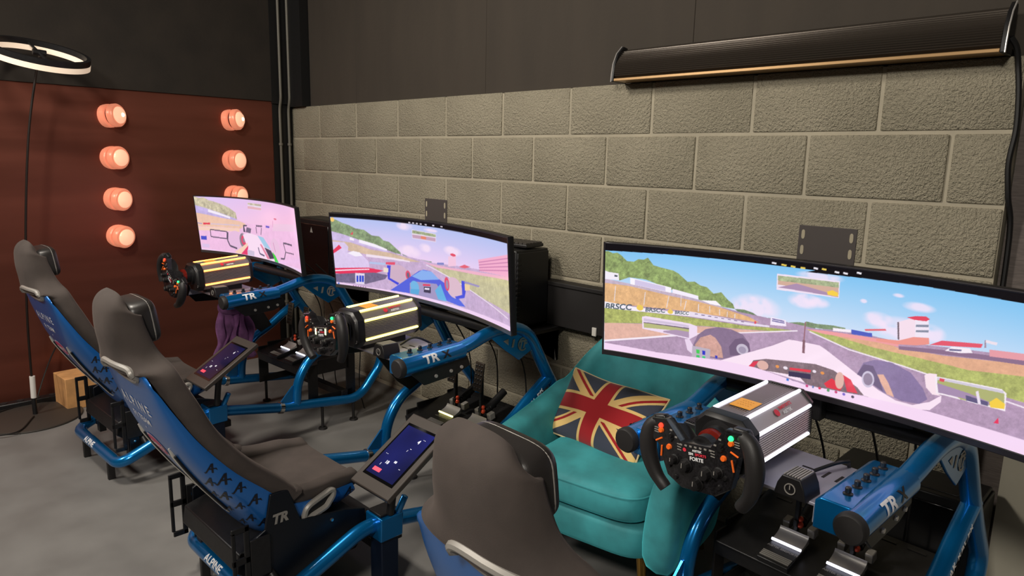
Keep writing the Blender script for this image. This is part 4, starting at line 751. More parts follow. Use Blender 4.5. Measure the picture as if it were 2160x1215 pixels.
# ================================================================== monitors
SCR={'A':[('p',(192,184,150),0.4,[(-2,991),(43,961),(80,971),(113,928),(149,912),(222,866),(272,823),(327,748),(332,626),(199,706),(79,770),(-11,842)]),('p',(240,188,226),0.06,[(-11,842),(339,634),(435,585),(1050,724),(1050,14),(-39,-100)]),('p',(188,172,226),0.15,[(-11,842),(80,790),(339,634),(297,616),(96,664),(-20,711)]),('p',(245,238,250),0,[(100,772),(274,667),(272,637),(97,725)]),('p',(236,192,162),0.06,[(-8,706),(194,639),(351,611),(405,578),(357,488),(-24,457)]),('p',(225,40,60),0,[(48,535),(101,536),(99,505),(46,501)]),('l',(150,140,190),5,[(3,522),(38,513)]),('l',(205,190,215),5,[(105,519),(346,538)]),('p',(245,205,180),0,[(-25,450),(342,485),(339,431),(-29,387)]),('e',(228,185,220),0,[(301,276),(66,162)]),('e',(125,115,125),0,[(362,287),(32,127)]),('e',(222,50,90),0,[(365,294),(20,83)]),('e',(130,120,130),0,[(367,295),(10,40)]),('l',(75,65,85),6,[(95,420),(230,406),(220,283),(93,294),(95,420)]),('l',(70,62,82),10,[(236,400),(225,257),(240,167),(298,136)]),('p',(248,220,242),0,[(364,392),(424,435),(503,413),(522,356),(637,197),(693,40),(592,39),(380,24),(318,35),(391,184)]),('p',(246,206,176),0,[(273,68),(397,264),(396,205),(325,37)]),('p',(226,40,90),0,[(317,31),(402,220),(383,49)]),('p',(150,200,228),0,[(502,416),(561,400),(627,224),(560,249)]),('p',(50,42,62),0,[(558,241),(624,214),(659,100),(602,69)]),('p',(45,212,45),0,[(636,196),(661,172),(697,43),(656,36)]),('p',(225,120,150),0,[(516,277),(532,283),(602,69),(577,58)]),('p',(60,55,75),0,[(379,559),(415,561),(413,542),(388,535),(392,439),(374,441)]),('p',(100,85,110),0,[(409,527),(451,513),(438,432),(395,440)]),('l',(90,75,100),6,[(499,552),(499,450)]),('l',(90,75,100),6,[(553,555),(540,438)]),('l',(90,75,100),8,[(500,571),(563,583)]),('p',(200,190,215),0,[(388,144),(453,139),(446,45),(385,50)]),('l',(60,55,90),8,[(496,219),(504,119),(548,98)]),('e',(232,190,220),0,[(679,288),(46,140)]),('l',(190,110,160),4,[(659,355),(673,211)]),('l',(75,65,85),8,[(779,397),(891,410)]),('l',(75,65,85),8,[(779,390),(797,266),(770,145),(727,131)]),('l',(90,75,95),5,[(800,262),(904,282)]),('p',(236,196,222),0,[(681,656),(974,748),(960,636),(671,543)]),('l',(200,120,170),4,[(685,706),(676,606)]),('e',(210,90,120),0,[(715,741),(16,13)]),('p',(60,60,190),0,[(601,604),(640,606),(638,579),(599,575)]),('p',(232,220,240),0,[(447,937),(582,934),(574,831),(443,835)]),('p',(185,175,150),0.4,[(449,934),(580,931),(577,898),(447,903)]),('p',(225,170,180),0,[(445,880),(575,877),(572,836),(442,839)]),('p',(50,60,195),0,[(15,296),(59,298),(56,227),(13,227)]),('p',(215,190,230),0,[(15,158),(72,155),(68,91),(14,95)]),('p',(238,205,240),0,[(-25,80),(219,53),(461,51),(701,38),(1050,113),(1050,-11),(-32,-33)])],'B':[('e',(248,225,245),1,[(402,907),(49,59)]),('e',(248,225,245),1,[(423,610),(68,80)]),('e',(248,225,245),1,[(511,681),(37,59)]),('e',(248,225,245),1,[(667,706),(57,61)]),('e',(248,225,245),1,[(548,898),(44,25)]),('p',(118,142,98),0.5,[(-2,929),(32,913),(65,875),(99,853),(132,817),(179,806),(218,745),(259,742),(281,697),(311,688),(339,635),(370,578),(372,552),(301,569),(213,619),(127,686),(59,729),(-8,763)]),('p',(120,140,120),0.4,[(373,566),(432,527),(543,533),(543,514),(419,489)]),('e',(245,200,90),0,[(15,910),(10,29)]),('p',(192,165,202),0.15,[(-8,763),(127,682),(360,548),(543,520),(669,546),(1050,628),(1045,8),(-42,-100)]),('p',(200,182,226),0.1,[(-8,758),(99,694),(127,682),(301,569),(300,548),(125,618),(-12,646)]),('p',(246,240,252),0,[(148,677),(232,638),(297,592),(295,570),(146,634)]),('p',(246,240,252),0,[(99,694),(121,681),(120,652),(97,661)]),('p',(225,50,70),0,[(103,733),(119,772),(116,729)]),('p',(208,180,150),0.15,[(-13,638),(102,626),(205,561),(312,552),(420,519),(481,500),(419,482),(238,480),(98,511),(-15,572)]),('p',(240,225,240),0,[(179,497),(310,497),(419,489),(418,473),(178,461)]),('p',(188,184,140),0.2,[(518,503),(667,496),(827,533),(1050,574),(1050,211),(853,267),(695,349),(572,450)]),('p',(238,172,195),0,[(499,502),(636,506),(828,551),(1050,617),(1050,585),(795,509),(573,476)]),('l',(245,235,245),3,[(511,480),(695,362),(982,167)]),('p',(242,196,220),0,[(641,635),(686,662),(683,547),(638,519)]),('e',(222,60,85),0,[(669,664),(16,16)]),('p',(110,120,190),0,[(574,534),(612,551),(615,527),(574,512)]),('p',(225,80,100),0,[(700,547),(733,586),(766,577),(732,543)]),('p',(243,168,200),0,[(815,681),(997,827),(992,599),(822,563)]),('l',(190,110,160),3,[(819,655),(996,789)]),('l',(190,110,160),3,[(818,626),(995,748)]),('l',(190,110,160),3,[(818,598),(994,706)]),('l',(190,110,160),3,[(817,569),(993,664)]),('p',(216,198,236),0.06,[(-2,619),(67,621),(87,566),(80,485),(161,468),(189,405),(192,312),(129,243),(-17,229)]),('p',(245,240,250),0,[(79,484),(110,517),(144,509),(161,468),(119,447)]),('p',(225,35,70),0,[(-7,479),(38,583),(51,543),(-9,434)]),('p',(226,28,70),0,[(-16,255),(185,321),(268,311),(218,259),(110,203),(-18,187)]),('p',(245,225,240),0,[(-17,229),(190,309),(190,295),(-18,210)]),('p',(95,85,118),0.3,[(-19,172),(219,269),(290,261),(273,205),(165,99),(-23,66)]),('p',(170,190,230),0,[(194,402),(295,416),(295,388),(193,374)]),('p',(225,60,90),0,[(284,425),(336,444),(334,409),(283,397)]),('e',(205,170,190),0,[(352,300),(56,117)]),('p',(200,168,190),0,[(293,164),(311,338),(403,375),(384,177)]),('e',(222,60,90),0,[(404,308),(14,58)]),('e',(90,80,110),0,[(404,308),(7,36)]),('p',(42,50,212),0,[(289,388),(310,393),(300,230),(351,186),(341,157),(289,211)]),('p',(235,220,200),0,[(269,351),(296,354),(293,297),(267,294)]),('p',(62,80,215),0,[(296,70),(399,263),(465,385),(490,413),(533,413),(575,349),(618,307),(726,108),(688,95),(593,113),(406,84)]),('p',(120,168,238),0,[(425,304),(484,406),(540,412),(581,339),(474,279)]),('e',(216,182,198),0,[(665,289),(45,120)]),('e',(222,60,90),0,[(624,310),(14,80)]),('e',(150,130,160),0,[(625,305),(8,51)]),('p',(50,60,212),0,[(710,395),(729,400),(732,283),(723,207),(678,167),(666,187),(711,235)]),('p',(140,130,190),0,[(728,401),(818,400),(812,382),(727,378)]),('p',(235,205,150),0,[(728,369),(759,374),(757,313),(728,295)]),('p',(150,140,185),0,[(410,216),(448,250),(564,278),(618,102),(529,62),(406,80)]),('p',(222,40,70),0,[(485,238),(527,254),(527,233),(484,216)]),('p',(40,35,60),0,[(489,208),(529,223),(527,147),(487,139)]),('p',(230,225,245),0,[(493,196),(521,206),(520,183),(492,175)]),('e',(95,175,225),0,[(437,185),(24,69)]),('p',(70,160,215),0,[(411,141),(464,161),(455,89),(409,86)]),('p',(80,170,222),0,[(552,194),(586,290),(618,102),(568,98)]),('p',(236,226,242),0,[(442,876),(578,867),(575,771),(442,772)]),('p',(150,165,120),0.4,[(445,870),(576,860),(575,828),(444,833)]),('p',(190,150,175),0,[(443,820),(574,818),(573,776),(444,777)]),('p',(225,120,90),0,[(491,816),(521,813),(520,781),(490,783)]),('p',(225,215,235),0,[(111,228),(162,236),(156,89),(107,85)]),('p',(20,50,195),0,[(117,195),(127,197),(124,110),(114,110)]),('p',(20,50,195),0,[(132,200),(143,203),(140,116),(129,115)]),('p',(20,50,195),0,[(146,205),(157,207),(154,121),(143,120)]),('p',(240,208,242),0,[(-34,78),(164,61),(406,80),(592,82),(1047,99),(1045,8),(-39,-44)]),('e',(150,90,150),0,[(96,53),(3,8)]),('e',(150,90,150),0,[(109,54),(3,7)]),('e',(150,90,150),0,[(122,54),(3,7)]),('e',(150,90,150),0,[(135,54),(3,8)]),('e',(150,90,150),0,[(148,55),(3,7)]),('e',(150,90,150),0,[(161,55),(3,8)]),('e',(60,110,210),0,[(17,56),(5,13)]),('p',(14,10,16),0,[(-9,1021),(1050,1030),(1050,931),(806,931),(618,937),(434,941),(-13,941)]),('l',(230,225,235),4,[(426,956),(437,955)]),('l',(230,225,235),4,[(447,956),(458,955)]),('l',(230,225,235),4,[(468,956),(479,955)]),('l',(230,225,235),4,[(489,956),(500,956)]),('l',(230,225,235),4,[(517,957),(528,956)]),('l',(230,225,235),4,[(560,959),(571,958)]),('l',(230,225,235),4,[(606,961),(618,961)])],'C':[('e',(245,228,248),1,[(382,605),(63,109)]),('e',(245,228,248),1,[(488,713),(38,63)]),('e',(245,228,248),1,[(513,715),(31,44)]),('e',(245,228,248),1,[(636,671),(32,57)]),('e',(245,228,248),1,[(707,799),(32,35)]),('e',(245,228,248),1,[(682,632),(59,91)]),('e',(245,228,248),1,[(606,779),(8,17)]),('e',(245,228,248),1,[(669,854),(12,16)]),('e',(245,228,248),1,[(730,646),(31,66)]),('e',(245,228,248),1,[(516,903),(54,37)]),('p',(125,150,80),0.5,[(2,922),(13,925),(25,909),(37,917),(48,896),(63,851),(81,852),(92,876),(106,876),(117,897),(132,838),(151,826),(168,818),(182,812),(196,792),(219,733),(237,741),(251,716),(267,709),(284,664),(302,684),(318,632),(331,604),(336,567),(306,569),(253,596),(181,650),(113,711),(70,715),(44,678),(2,746)]),('p',(100,125,85),0.4,[(336,567),(357,574),(378,560),(393,535),(420,542),(457,531),(480,549),(515,552),(516,520),(457,506),(394,509),(343,549)]),('p',(110,135,95),0.4,[(495,565),(517,560),(552,571),(576,569),(576,551),(532,532),(496,527)]),('p',(168,140,170),0.18,[(3,679),(181,623),(345,550),(516,524),(583,555),(678,548),(886,627),(939,-49),(513,-100),(8,-100)]),('p',(190,172,190),0.15,[(3,683),(73,660),(181,627),(253,596),(306,569),(306,556),(182,596),(3,645)]),('p',(222,172,112),0.2,[(3,645),(71,640),(182,596),(248,582),(306,558),(371,522),(394,492),(333,491),(227,489),(4,465)]),('p',(242,238,248),0,[(4,754),(14,744),(41,739),(43,680),(4,679)]),('p',(250,248,255),0,[(72,713),(164,675),(179,668),(179,624),(73,657)]),('p',(205,195,228),0,[(85,701),(164,669),(165,632),(85,654)]),('p',(245,240,252),0,[(182,660),(247,629),(248,600),(183,625)]),('p',(250,248,252),0,[(254,597),(290,609),(305,573),(277,577)]),('p',(60,70,80),0,[(30,725),(39,721),(38,707),(30,708)]),('l',(225,220,225),2,[(34,627),(31,491)]),('l',(225,220,225),2,[(113,604),(110,490)]),('l',(225,220,225),2,[(174,594),(169,493)]),('l',(225,220,225),2,[(205,615),(205,524)]),('l',(225,220,225),2,[(218,575),(214,499)]),('l',(225,220,225),2,[(249,563),(249,500)]),('l',(225,220,225),2,[(276,558),(277,505)]),('l',(225,220,225),2,[(300,544),(301,498)]),('l',(225,220,225),2,[(319,536),(319,492)]),('l',(225,220,225),2,[(337,528),(337,492)]),('p',(246,242,248),0,[(4,480),(84,464),(172,466),(227,489),(228,451),(172,441),(84,429),(4,419)]),('p',(232,222,240),0,[(227,492),(367,478),(417,482),(417,470),(367,457),(228,449)]),('l',(95,80,120),2,[(241,477),(248,478)]),('l',(95,80,120),2,[(257,477),(265,477)]),('l',(95,80,120),2,[(273,476),(281,477)]),('l',(95,80,120),2,[(289,476),(297,476)]),('l',(95,80,120),2,[(305,476),(312,476)]),('l',(95,80,120),2,[(321,476),(328,476)]),('l',(95,80,120),2,[(336,476),(343,476)]),('l',(95,80,120),2,[(352,476),(359,476)]),('e',(235,200,70),0,[(100,463),(9,25)]),('e',(235,200,70),0,[(179,465),(7,19)]),('t',(55,75,85),'BRSCC',[(8,440),(78,457),(150,0)]),('t',(55,75,85),'BRSCC',[(115,456),(166,467),(105,0)]),('t',(55,75,85),'BRSCC',[(191,466),(226,474),(80,0)]),('p',(160,170,82),0.35,[(4,421),(87,428),(228,443),(360,447),(417,468),(479,481),(444,451),(360,420),(248,383),(108,329),(5,287)]),('p',(222,172,150),0.12,[(5,287),(108,325),(248,379),(360,416),(444,449),(361,389),(202,271),(6,125)]),('l',(245,235,245),5,[(6,125),(112,204),(202,277)]),('l',(240,230,240),3,[(249,316),(361,392),(479,483)]),('p',(245,235,250),0,[(419,550),(452,546),(454,500),(419,490)]),('l',(110,105,160),3,[(422,538),(449,535)]),('l',(110,105,160),3,[(422,524),(450,522)]),('p',(220,60,70),0,[(383,498),(387,498),(387,478),(383,477)]),('p',(165,175,88),0.3,[(496,508),(536,506),(635,479),(759,487),(890,518),(896,358),(819,365),(733,374),(637,408),(551,451)]),('l',(240,228,238),3,[(504,494),(587,422),(689,393),(792,358),(897,328)]),('p',(222,165,125),0.12,[(536,506),(644,531),(679,508),(758,522),(888,583),(890,513),(802,468),(711,471),(635,473)]),('p',(238,150,150),0,[(496,508),(535,522),(637,540),(678,542),(679,514),(634,514),(536,497)]),('p',(125,95,125),0,[(679,519),(733,547),(812,581),(887,607),(888,578),(813,552),(680,497)]),('p',(245,222,235),0,[(674,679),(703,734),(708,589),(678,557)]),('p',(90,75,85),0,[(672,678),(675,680),(679,562),(676,562)]),('p',(240,232,245),0,[(703,714),(726,731),(730,617),(706,605)]),('p',(120,130,150),0,[(705,684),(727,699),(727,683),(705,669)]),('p',(120,130,150),0,[(706,648),(728,664),(728,649),(706,635)]),('p',(222,50,75),0,[(688,720),(703,739),(721,749),(728,736),(722,718),(701,713)]),('p',(236,140,125),0,[(637,542),(678,557),(703,600),(730,615),(732,574),(709,549),(679,531),(637,522)]),('p',(225,70,90),0,[(732,571),(752,615),(818,648),(816,622),(784,602)]),('p',(248,240,248),0,[(759,555),(770,591),(799,604),(804,579),(785,562)]),('p',(90,90,130),0,[(766,574),(786,585),(786,575),(766,561)]),('p',(228,148,155),0,[(829,623),(886,645),(887,605),(831,582)]),('p',(55,75,185),0,[(588,567),(628,569),(629,543),(589,535)]),('p',(248,240,248),0,[(551,554),(587,564),(588,545),(552,532)]),('p',(225,90,100),0,[(613,588),(652,617),(654,606),(615,576)]),('p',(150,130,150),0,[(820,671),(822,676),(824,629),(821,627)]),('p',(235,225,235),0,[(822,677),(840,674),(839,656),(822,660)]),('p',(120,98,128),0.1,[(240,216),(251,310),(269,366),(298,399),(330,401),(358,375),(372,323),(378,252),(313,144),(284,138),(242,166)]),('p',(200,150,135),0.2,[(244,218),(257,290),(281,327),(294,308),(309,245),(315,155),(283,147),(247,206)]),('p',(95,75,105),0,[(331,188),(327,257),(341,329),(359,349),(374,315),(378,252),(349,201)]),('e',(190,182,200),0,[(359,257),(14,43)]),('e',(150,140,165),0,[(359,252),(9,27)]),('p',(238,220,242),0,[(106,388),(116,398),(228,391),(248,377),(249,304),(230,259),(108,284)]),('p',(205,190,215),0,[(111,376),(227,374),(227,356),(111,352)]),('p',(90,75,95),0,[(111,343),(228,352),(228,342),(111,336)]),('p',(175,180,110),0,[(111,336),(228,342),(228,319),(112,295)]),('p',(165,140,170),0,[(163,293),(196,320),(228,319),(229,269),(163,281)]),('p',(232,212,236),0,[(218,253),(230,261),(240,211),(240,137),(226,165)]),('p',(250,228,244),0,[(309,132),(386,262),(427,334),(462,406),(527,408),(541,386),(608,260),(650,188),(684,148),(715,148),(744,200),(763,264),(763,220),(746,146),(710,116),(622,120),(505,104),(391,134)]),('l',(140,90,100),3,[(494,559),(494,423)]),('l',(120,80,90),6,[(494,423),(495,325)]),('p',(112,92,98),0.3,[(376,118),(386,188),(414,220),(522,263),(560,249),(610,168),(624,122),(542,92),(506,98),(489,144)]),('p',(225,40,55),0,[(468,194),(514,211),(513,191),(468,176)]),('p',(35,30,60),0,[(466,163),(514,180),(515,141),(467,126)]),('p',(215,35,60),0,[(374,126),(387,180),(400,193),(384,115)]),('e',(218,170,155),0,[(408,165),(13,36)]),('p',(222,35,50),0,[(543,135),(558,187),(582,147),(577,111),(549,111)]),('p',(222,40,60),0,[(579,234),(596,211),(612,125),(591,118)]),('e',(222,175,160),0,[(574,185),(9,62)]),('e',(230,140,60),0,[(441,180),(4,12)]),('e',(235,225,235),0,[(459,183),(5,12)]),('e',(230,140,60),0,[(538,209),(4,11)]),('e',(235,225,235),0,[(521,207),(4,11)]),('p',(122,104,148),0.1,[(607,259),(617,352),(638,391),(670,399),(706,361),(730,278),(740,213),(727,168),(696,155),(660,179),(618,250)]),('p',(225,170,145),0.1,[(644,292),(657,304),(668,253),(681,167),(667,174)]),('p',(90,75,110),0,[(607,259),(618,342),(636,346),(651,262),(660,185),(618,250)]),('e',(200,192,215),0,[(629,244),(12,58)]),('e',(130,115,140),0,[(629,244),(9,43)]),('p',(250,228,236),0,[(730,366),(737,387),(751,394),(753,274),(763,260),(747,254),(735,290)]),('p',(246,238,244),0,[(748,378),(856,403),(864,385),(866,275),(753,268)]),('p',(205,200,215),0,[(752,374),(859,396),(860,370),(753,342)]),('p',(165,172,100),0,[(753,359),(861,380),(864,289),(795,272),(753,337)]),('p',(155,130,165),0,[(753,337),(807,324),(864,291),(757,277)]),('p',(245,205,50),0,[(840,303),(850,343),(864,319),(864,287),(843,274)]),('p',(75,70,110),0,[(802,308),(818,305),(838,303),(839,277),(804,274)]),('p',(235,225,240),0,[(817,346),(821,356),(828,275),(823,275)]),('p',(215,60,75),0,[(756,374),(765,374),(764,354),(756,353)]),('p',(230,35,75),0,[(851,184),(857,225),(859,188)]),('p',(238,225,242),0,[(426,884),(557,891),(558,771),(427,764)]),('p',(150,165,120),0.4,[(428,871),(555,880),(556,840),(429,833)]),('p',(205,165,140),0,[(429,833),(555,844),(557,794),(429,804)]),('p',(160,130,165),0,[(430,783),(469,830),(556,787),(556,777)]),('p',(245,205,50),0,[(533,804),(544,820),(555,807),(556,780),(535,782)]),('p',(180,170,185),0,[(238,210),(283,206),(283,114),(238,112)]),('p',(40,200,60),0,[(248,184),(257,184),(257,152),(249,152)]),('p',(20,30,190),0,[(263,184),(271,184),(271,150),(264,150)]),('p',(40,190,80),0,[(249,138),(257,139),(258,118),(249,117)]),('p',(40,200,110),0,[(264,138),(271,139),(272,119),(264,117)]),('p',(30,40,180),0,[(295,164),(301,165),(301,140),(296,140)]),('p',(246,216,244),0,[(6,108),(148,97),(240,114),(310,133),(391,134),(506,89),(622,117),(740,135),(904,138),(909,13),(507,26),(261,29),(6,30)]),('p',(40,110,215),0,[(463,105),(468,106),(468,88),(463,87)]),('t',(150,130,165),'Search',[(474,101),(485,100),(24,0)]),('e',(200,60,120),0,[(508,85),(3,11)]),('e',(80,110,170),0,[(521,89),(2,10)]),('e',(215,50,80),0,[(535,92),(3,10)]),('e',(70,150,90),0,[(553,92),(3,11)]),('e',(200,60,110),0,[(569,94),(3,10)]),('e',(110,90,200),0,[(585,93),(3,10)]),('e',(60,50,70),0,[(603,91),(3,10)]),('p',(14,10,16),0,[(-5,1001),(504,1014),(485,1001),(874,1011),(877,931),(715,939),(597,933),(487,924),(506,943),(351,943),(194,941),(2,928)]),('l',(235,235,240),4,[(413,960),(423,958)]),('l',(230,200,60),4,[(434,955),(445,952)]),('l',(230,200,60),4,[(454,951),(464,949)]),('l',(230,200,60),4,[(475,950),(485,948)]),('l',(235,235,240),4,[(502,959),(511,956)]),('l',(230,200,60),4,[(519,960),(528,957)]),('l',(235,235,240),4,[(545,951),(554,948)]),('l',(235,235,240),4,[(562,951),(571,948)]),('l',(235,235,240),4,[(588,966),(597,963)])]}
MONP = {'A': (1.024, -.788, 1.055, .027, .088), 'B': (2.561, -.805, 1.055, -.023, .079), 'C': (4.132, -.82, 1.072, -.025, .048)}
MW, MH, MR = 1.2, .35, 2.2
SKY = {'A': [(224, 190, 236), (246, 196, 226)], 'B': [(160, 186, 240), (236, 206, 242)], 'C': [(96, 186, 240), (206, 226, 248)]}
def paint(k, nx, ny):
    ss = 2; Wd, Hd = nx*ss, ny*ss
    img = np.zeros((Hd, Wd, 3), np.float32); v = np.linspace(0, 1, Hd)[:, None, None]; a, b = np.array(SKY[k][0], np.float32), np.array(SKY[k][1], np.float32)
    tt = np.clip((v-.52)/.48, 0, 1); img[:] = b*(1-tt)+a*tt
    if k == 'A': img[:] = img+np.linspace(-8, 10, Wd)[None, :, None]*np.array([1, -.6, -1.2])
    rng = np.random.default_rng(5)
    def smooth_noise(c):
        g = rng.normal(size=(Hd//c+3, Wd//c+3)); y = np.arange(Hd)/c; x = np.arange(Wd)/c; yi, xi = y.astype(int), x.astype(int); fy, fx = (y-yi)[:, None], (x-xi)[None, :]
        return (g[yi][:, xi]*(1-fy)*(1-fx)+g[yi+1][:, xi]*fy*(1-fx)+g[yi][:, xi+1]*(1-fy)*fx+g[yi+1][:, xi+1]*fy*fx).astype(np.float32)
    u_ = max(2, Wd//900); nz2 = smooth_noise(9*u_); nz = .5*smooth_noise(u_)+.5*smooth_noise(4*u_)+.45*nz2
    def region(us, vs_, pad=2):
        x0, x1 = int(max(0, min(us)*Wd-pad)), int(min(Wd, max(us)*Wd+pad+1)); y0, y1 = int(max(0, min(vs_)*Hd-pad)), int(min(Hd, max(vs_)*Hd+pad+1)); return x0, x1, y0, y1
    def inside(pts, x0, x1, y0, y1):
        X, Y = np.meshgrid((np.arange(x0, x1)+.5)/Wd, (np.arange(y0, y1)+.5)/Hd); ins = np.zeros(X.shape, bool); n = len(pts)
        for i in range(n):
            xa, ya = pts[i]; xb, yb = pts[(i+1) % n]
            if ya == yb: continue
            c = ((ya > Y) != (yb > Y)) & (X < (xb-xa)*(Y-ya)/(yb-ya)+xa); ins ^= c
        return ins
    def fill(pts, col, noise=0):
        x0, x1, y0, y1 = region([p[0] for p in pts], [p[1] for p in pts])
        if x1 <= x0 or y1 <= y0: return
        m = inside(pts, x0, x1, y0, y1); sub = img[y0:y1, x0:x1]; c = np.array(col, np.float32)
        if noise: sub[m] = np.clip(c[None]*(1+noise*.36*nz[y0:y1, x0:x1][m][:, None]), 0, 255)
        else: sub[m] = c
    for typ, col, x, pts in SCR[k]:
        P = [(p[0]/1000, p[1]/1000) for p in pts]
        if typ == 'p': fill(P, col, x)
        elif typ == 'e':
            (cu, cv), (ru, rv) = P; x0, x1, y0, y1 = region([cu-ru, cu+ru], [cv-rv, cv+rv])
            if x1 <= x0 or y1 <= y0: continue
            X, Y = np.meshgrid((np.arange(x0, x1)+.5)/Wd, (np.arange(y0, y1)+.5)/Hd); d = ((X-cu)/ru)**2+((Y-cv)/rv)**2; sub = img[y0:y1, x0:x1]; c = np.array(col, np.float32)
            if x: al = np.clip(1.3*(1-d)+.35*nz2[y0:y1, x0:x1]*np.clip(1-d, 0, 1), 0, 1)[..., None]*.85; sub[:] = sub*(1-al)+c*al
            else: sub[d < 1] = c
        elif typ == 'l':
            hw = x*.0011
            for (ua, va), (ub, vb) in zip(P[:-1], P[1:]):
                dx, dy = (ub-ua)*MW, (vb-va)*MH; L = math.hypot(dx, dy) or 1e-6; px, py = -dy/L*hw/2/MW, dx/L*hw/2/MH
                fill([(ua+px, va+py), (ub+px, vb+py), (ub-px, vb-py), (ua-px, va-py)], col)
        elif typ == 't':
            vs_, fs_, w = text_geo(x, .03); (ua, va), (ub, vb) = P[0], P[1]; hh = pts[2][0]/1000*.36
            wd = (ub-ua)
            for f in fs_:
                tri = []
                for i in f:
                    a_, b_ = vs_[i]; s_ = a_/w+.5; tri.append((ua+(ub-ua)*(s_+.03*b_), va+(vb-va)*s_+b_*hh))
                fill(tri, col)
    img = img.reshape(ny, ss, nx, ss, 3).mean((1, 3)); dk = img.sum(-1, keepdims=True) > 80; img = np.where(dk, img*.86+np.array((255, 230, 252))*.14, img); c = np.clip(img/255, 0, 1)  # pale pink wash blended into the picture colours, painting in a camera bloom
    return np.where(c <= .04045, c/12.92, ((c+.055)/1.055)**2.4).reshape(-1, 3)
M_BEZ = mat('monitor_bezel', (34, 31, 36), .35)
def monitor(k, nx, ny):
    cx, cy, cz, yw, tl = MONP[k]
    t = thing('curved_monitor', {'A': 'wide curved monitor with a pale pink racing game near the copper wall', 'B': 'wide curved monitor showing a blue race car with the PC tower behind it', 'C': 'wide curved monitor showing a white race car nose and bright blue sky'}[k], 'monitor', (cx, cy, cz), yw, 'curved ultrawide monitors')
    ct, st = math.cos(tl), math.sin(tl)
    def Q(u, v, n=0):  # n: towards the viewer
        a = u/MR; lx = (MR-n)*math.sin(a); ly = -(MR-(MR-n)*math.cos(a)); return Vector((lx, ly*ct-v*st, ly*st+v*ct))
    us = np.linspace(-MW/2, MW/2, 41)
    def slab(v0, v1, n0, n1, nm, m, u0=-MW/2, u1=MW/2, par=t, bev=.002):
        q = MB(); q.loft([[Q(u, v0, n0), Q(u, v1, n0), Q(u, v1, n1), Q(u, v0, n1)] for u in np.linspace(u0, u1, 41)]); return q.build(nm, m, par, bevel=bev)
    slab(-MH/2, MH/2, -.022, -.004, 'rear_shell', M_PLAS)
    q = MB(); q.loft([[Q(u, v, -.022-.035*max(0, 1-(u/.34)**2)**.5*(1 if abs(v) < .12 else .0)) for v in np.linspace(-.135, .135, 9)] for u in np.linspace(-.36, .36, 25)], caps=False, closed=False); q.build('rear_bulge', M_PLAS, t)
    slab(MH/2-.006, MH/2, -.006, .0015, 'bezel_top', M_BEZ); slab(-MH/2, -MH/2+.017, -.006, .0015, 'bezel_bottom', M_BEZ if k == 'C' else mat('grey_bezel', (78, 74, 74), .3, .3))
    slab(-MH/2, MH/2, -.006, .0015, 'bezel_side', M_BEZ, -MW/2, -MW/2+.006); slab(-MH/2, MH/2, -.006, .0015, 'bezel_side', M_BEZ, MW/2-.006, MW/2)
    col = paint(k, nx, ny)
    uu = (np.arange(nx)+.5)/nx*MW-MW/2; vv = (np.arange(ny)+.5)/ny*MH-MH/2; uu[0] = -MW/2+.003; uu[-1] = MW/2-.003
    A = uu/MR; lx = MR*np.sin(A)[None, :].repeat(ny, 0); ly = -(MR-MR*np.cos(A))[None, :].repeat(ny, 0); V_ = vv[:, None].repeat(nx, 1)
    pos = np.stack([lx, ly*ct-V_*st, ly*st+V_*ct], -1).reshape(-1, 3)
    color_grid('screen', nx, ny, pos, col, attr_mat('racing_game_picture', .16, 1.0, spec=.35), t)
    # mount: plate rising behind the panel, arm and post down to the rig
    q = MB(); q.bb(-.072, .072, .058, .062, -.07, .258 if k != 'A' else .16); pl = q.build('mount_plate', mat('plate_black', (58, 52, 50), .6), t, bevel=.001)
    ms = mat('slot_light_grey', (146, 138, 118), .8)
    for s in (-1, 1):
        for z in ((.235, .195, .155) if k != 'A' else (.13,)):
            n = MB(); n.prism([(math.copysign(.0045, math.cos(a))+.0*a if False else .0045*math.cos(a), .012*math.copysign(abs(math.sin(a))**.5, math.sin(a))) for a in np.linspace(0, 6.0, 14)], (s*.060, .0578, z), (1, 0, 0), (0, 0, 1), .0004); n.build('slot', ms, pl)
    q = MB(); q.bb(-.05, .05, .02, .06, -.05, .05); q.build('arm_block', M_BLACK, t, bevel=.004)
    q = MB(); q.bb(-.03, .03, .062, .10, -.25, .06); q.build('post', M_BLACK, t, bevel=.004)
    return t
for k, nx, ny in (('A', 360, 105), ('B', 500, 146), ('C', 960, 280)): monitor(k, nx, ny)
